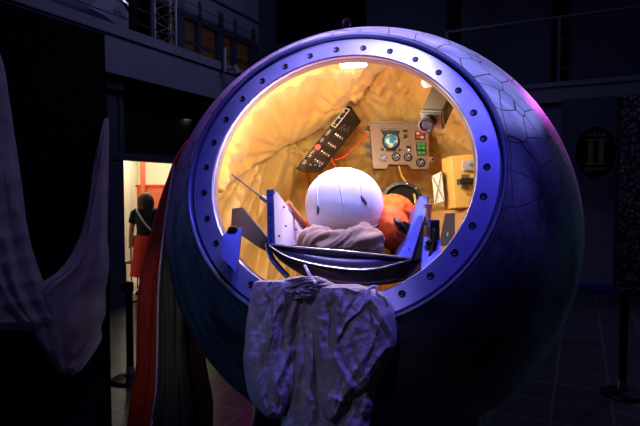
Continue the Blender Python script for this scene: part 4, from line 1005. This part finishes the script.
# lighting truss
GP = W
tt = thing('lighting_truss', 'upright grey lattice truss on the left gallery above the doorway', 'truss', GP(159, 46, 8.0))
ch = []
base = GP(160, 46, 8.2); 
for dx, dy in ((-.17, 0), (.17, 0), (0, .28), (-.30, -.05)):
    q = V((base.x + dx, base.y + dy + .3, 3.98)); ch.append(q)
for q in ch[:3]: obj('chord', MB().cyl(q, q + UP * 3.1, .022, n=12), M['lgrey'], tt)
for q in ((0, 1), (1, 2), (2, 0)):
    lat = MB()
    for i in range(8):
        z = .05 + i * .38; a, b = ch[q[0]], ch[q[1]]; lat.cyl(a + UP * z, b + UP * (z + .19), .010, n=8); lat.cyl(b + UP * (z + .19), a + UP * (z + .38), .010, n=8)
    obj('lattice', lat, M['lgrey'], tt)
# slim lamp pole with elbow on gallery ledge
tq = thing('gallery_spotlight', 'slim silver spotlight pole on the ledge left of the capsule top', 'spotlight', GP(225, 71, 9.3))
a = GP(225, 71, 9.3)
obj('pole', MB().cyl(GP(225, 72, 9.3), GP(225, 48, 9.3), .035, n=14), M['lgrey'], tq)
obj('lamp_arm', MB().cyl(GP(225, 70, 9.3), GP(236, 67, 9.25), .028, n=12), M['lgrey'], tq)
obj('lamp_head', MB().cyl(GP(235, 66, 9.25), GP(238.5, 75, 9.2), .04, .07, 14), M['lgrey'], tq)
# small black spotlight sitting on the capsule top
tk = thing('black_spotlight', 'small black spotlight poking up behind the top of the capsule', 'spotlight', W(346, 30, 3.3))
obj('lamp_housing', MB().lathe([(.0, -.02), (.022, -.018), (.026, .0), (.026, .03), (.02, .04), (0, .042)], W(346, 26, 3.2), V((.2, .1, 1)), 20), M['black'], tk)
obj('yoke', MB().cyl(W(346, 26, 3.2), W(347, 34, 3.2), .008, n=8), M['black'], tk)

# ------------------------------------------------------------------ lights
def aim(o, t):
    d = V(t) - o.location; o.rotation_euler = d.to_track_quat('-Z', 'Y').to_euler()
def area(name, loc, tgt, size, e, col, spread=None, sy=None):
    l = bpy.data.lights.new(name, 'AREA'); l.energy = e; l.color = col; l.size = size
    if sy: l.shape = 'RECTANGLE'; l.size_y = sy
    if spread: l.spread = math.radians(spread)
    o = bpy.data.objects.new(name, l); COL.objects.link(o); o.location = loc; aim(o, tgt); return o
def spot(name, loc, tgt, ang, e, col, r=.05, blend=.3):
    l = bpy.data.lights.new(name, 'SPOT'); l.energy = e; l.color = col; l.spot_size = math.radians(ang); l.spot_blend = blend; l.shadow_soft_size = r
    o = bpy.data.objects.new(name, l); COL.objects.link(o); o.location = loc; aim(o, tgt); return o
def point(name, loc, e, col, r=.03):
    l = bpy.data.lights.new(name, 'POINT'); l.energy = e; l.color = col; l.shadow_soft_size = r
    o = bpy.data.objects.new(name, l); COL.objects.link(o); o.location = loc; return o
# inside the capsule
ltop = hp(.02, .52, H - .10)
area('light_strip', ltop, hp(-.15, -.3, -.1), .22, 14, (1, .86, .62), sy=.05)
point('light_left', hp(-.26, .30, H - .32), 12.0, (1, .86, .62), .05)
point('light_fill', hp(.25, .36, .55), 1.8, (1, .84, .56), .10)
# over and around the capsule
spot('light_key_white', (.05, 1.45, 3.9), hp(.0, .15, H), 30, 210, (.58, .56, 1), .10, .6)
spot('light_key_blue', (.9, .9, 4.6), hp(.1, -.05, H), 32, 330, (.14, .12, 1), .12, .5)
spot('light_top_violet', (.7, 2.1, 5.5), (C0.x - .12, C0.y - .45, 2.55), 21, 1700, (.50, .40, 1), .10, .9)
spot('light_rim_magenta', (3.2, 5.75, 3.3), (C0.x + .8, C0.y, 1.8), 40, 330, (.75, .10, .9), .1, .5)
spot('light_left_violet', (-2.0, 4.6, 4.8), (C0.x - .6, C0.y, 1.9), 40, 160, (.42, .08, .9), .15, .5)
spot('light_low_blue', (-2.2, .6, 1.3), (C0.x - .6, C0.y, 1.1), 50, 32, (.16, .32, 1), .3, .7)
spot('light_drape_purple', (.4, 2.6, 4.6), LP(70, 260, 0), 34, 17, (.42, .2, 1), .2, .9)
spot('light_low_right', (3.6, 1.6, 1.6), (C0.x + .8, C0.y, 1.0), 40, 45, (.25, .5, .95), .3, .7)
spot('light_floor_magenta', (-.35, 4.7, .8), (-.75, 4.0, 0), 70, 13, (.9, .05, .5), .1, .8)
spot('light_drape_warm', (-.95, 1.7, 2.3), W(150, 330, 3.4), 24, 12, (1, .8, .6), .1, .6)
spot('light_hull_patch', (1.9, 1.5, 4.8), (C0.x + .42, C0.y - .62, 2.12), 13, 620, (.36, .40, 1), .04, .2)
spot('light_ring_top', (.0, 1.0, 4.2), hp(-.02, .64, H), 13, 170, (.72, .62, 1), .06, .9)
spot('light_floor_sheen', (6.6, 7.6, 3.6), (2.4, 5.2, 0), 60, 110, (.4, .46, 1), .3, .6)  # added out-of-view spot, for floor sheen and bright edges on hull and posts
spot('light_cloth', (-.9, -.3, 2.9), W(320, 325, 1.9), 17, 30, (.62, .50, 1), .06, .8)  # added from the front only to brighten the hanging cloth
# back room and hall
area('light_back_room', (-3.0, 9.6, 2.9), (-3.0, 9.6, 0), 1.6, 78, (1, .93, .74))
area('light_hall_blue', (1, 5, 6.6), (1, 6, 0), 6, 38, (.42, .46, 1))
spot('light_craft', (-3.6, 5.2, 6.4), W(116, 15, 7.9), 40, 30, (.5, .5, 1), .2, .8)  # extra spot added so the otherwise unlit spaceplane shows
area('light_gallery', (.3, 7.0, 6.4), (-2, 9, 3.6), 2, 30, (.55, .58, 1))
wd_ = bpy.data.worlds.new('night_hall'); scn.world = wd_; wd_.use_nodes = True
wd_.node_tree.nodes['Background'].inputs[0].default_value = (.01, .012, .03, 1); wd_.node_tree.nodes['Background'].inputs[1].default_value = .15
scn.view_settings.view_transform = 'Standard'; scn.view_settings.look = 'None'; scn.view_settings.exposure = 0
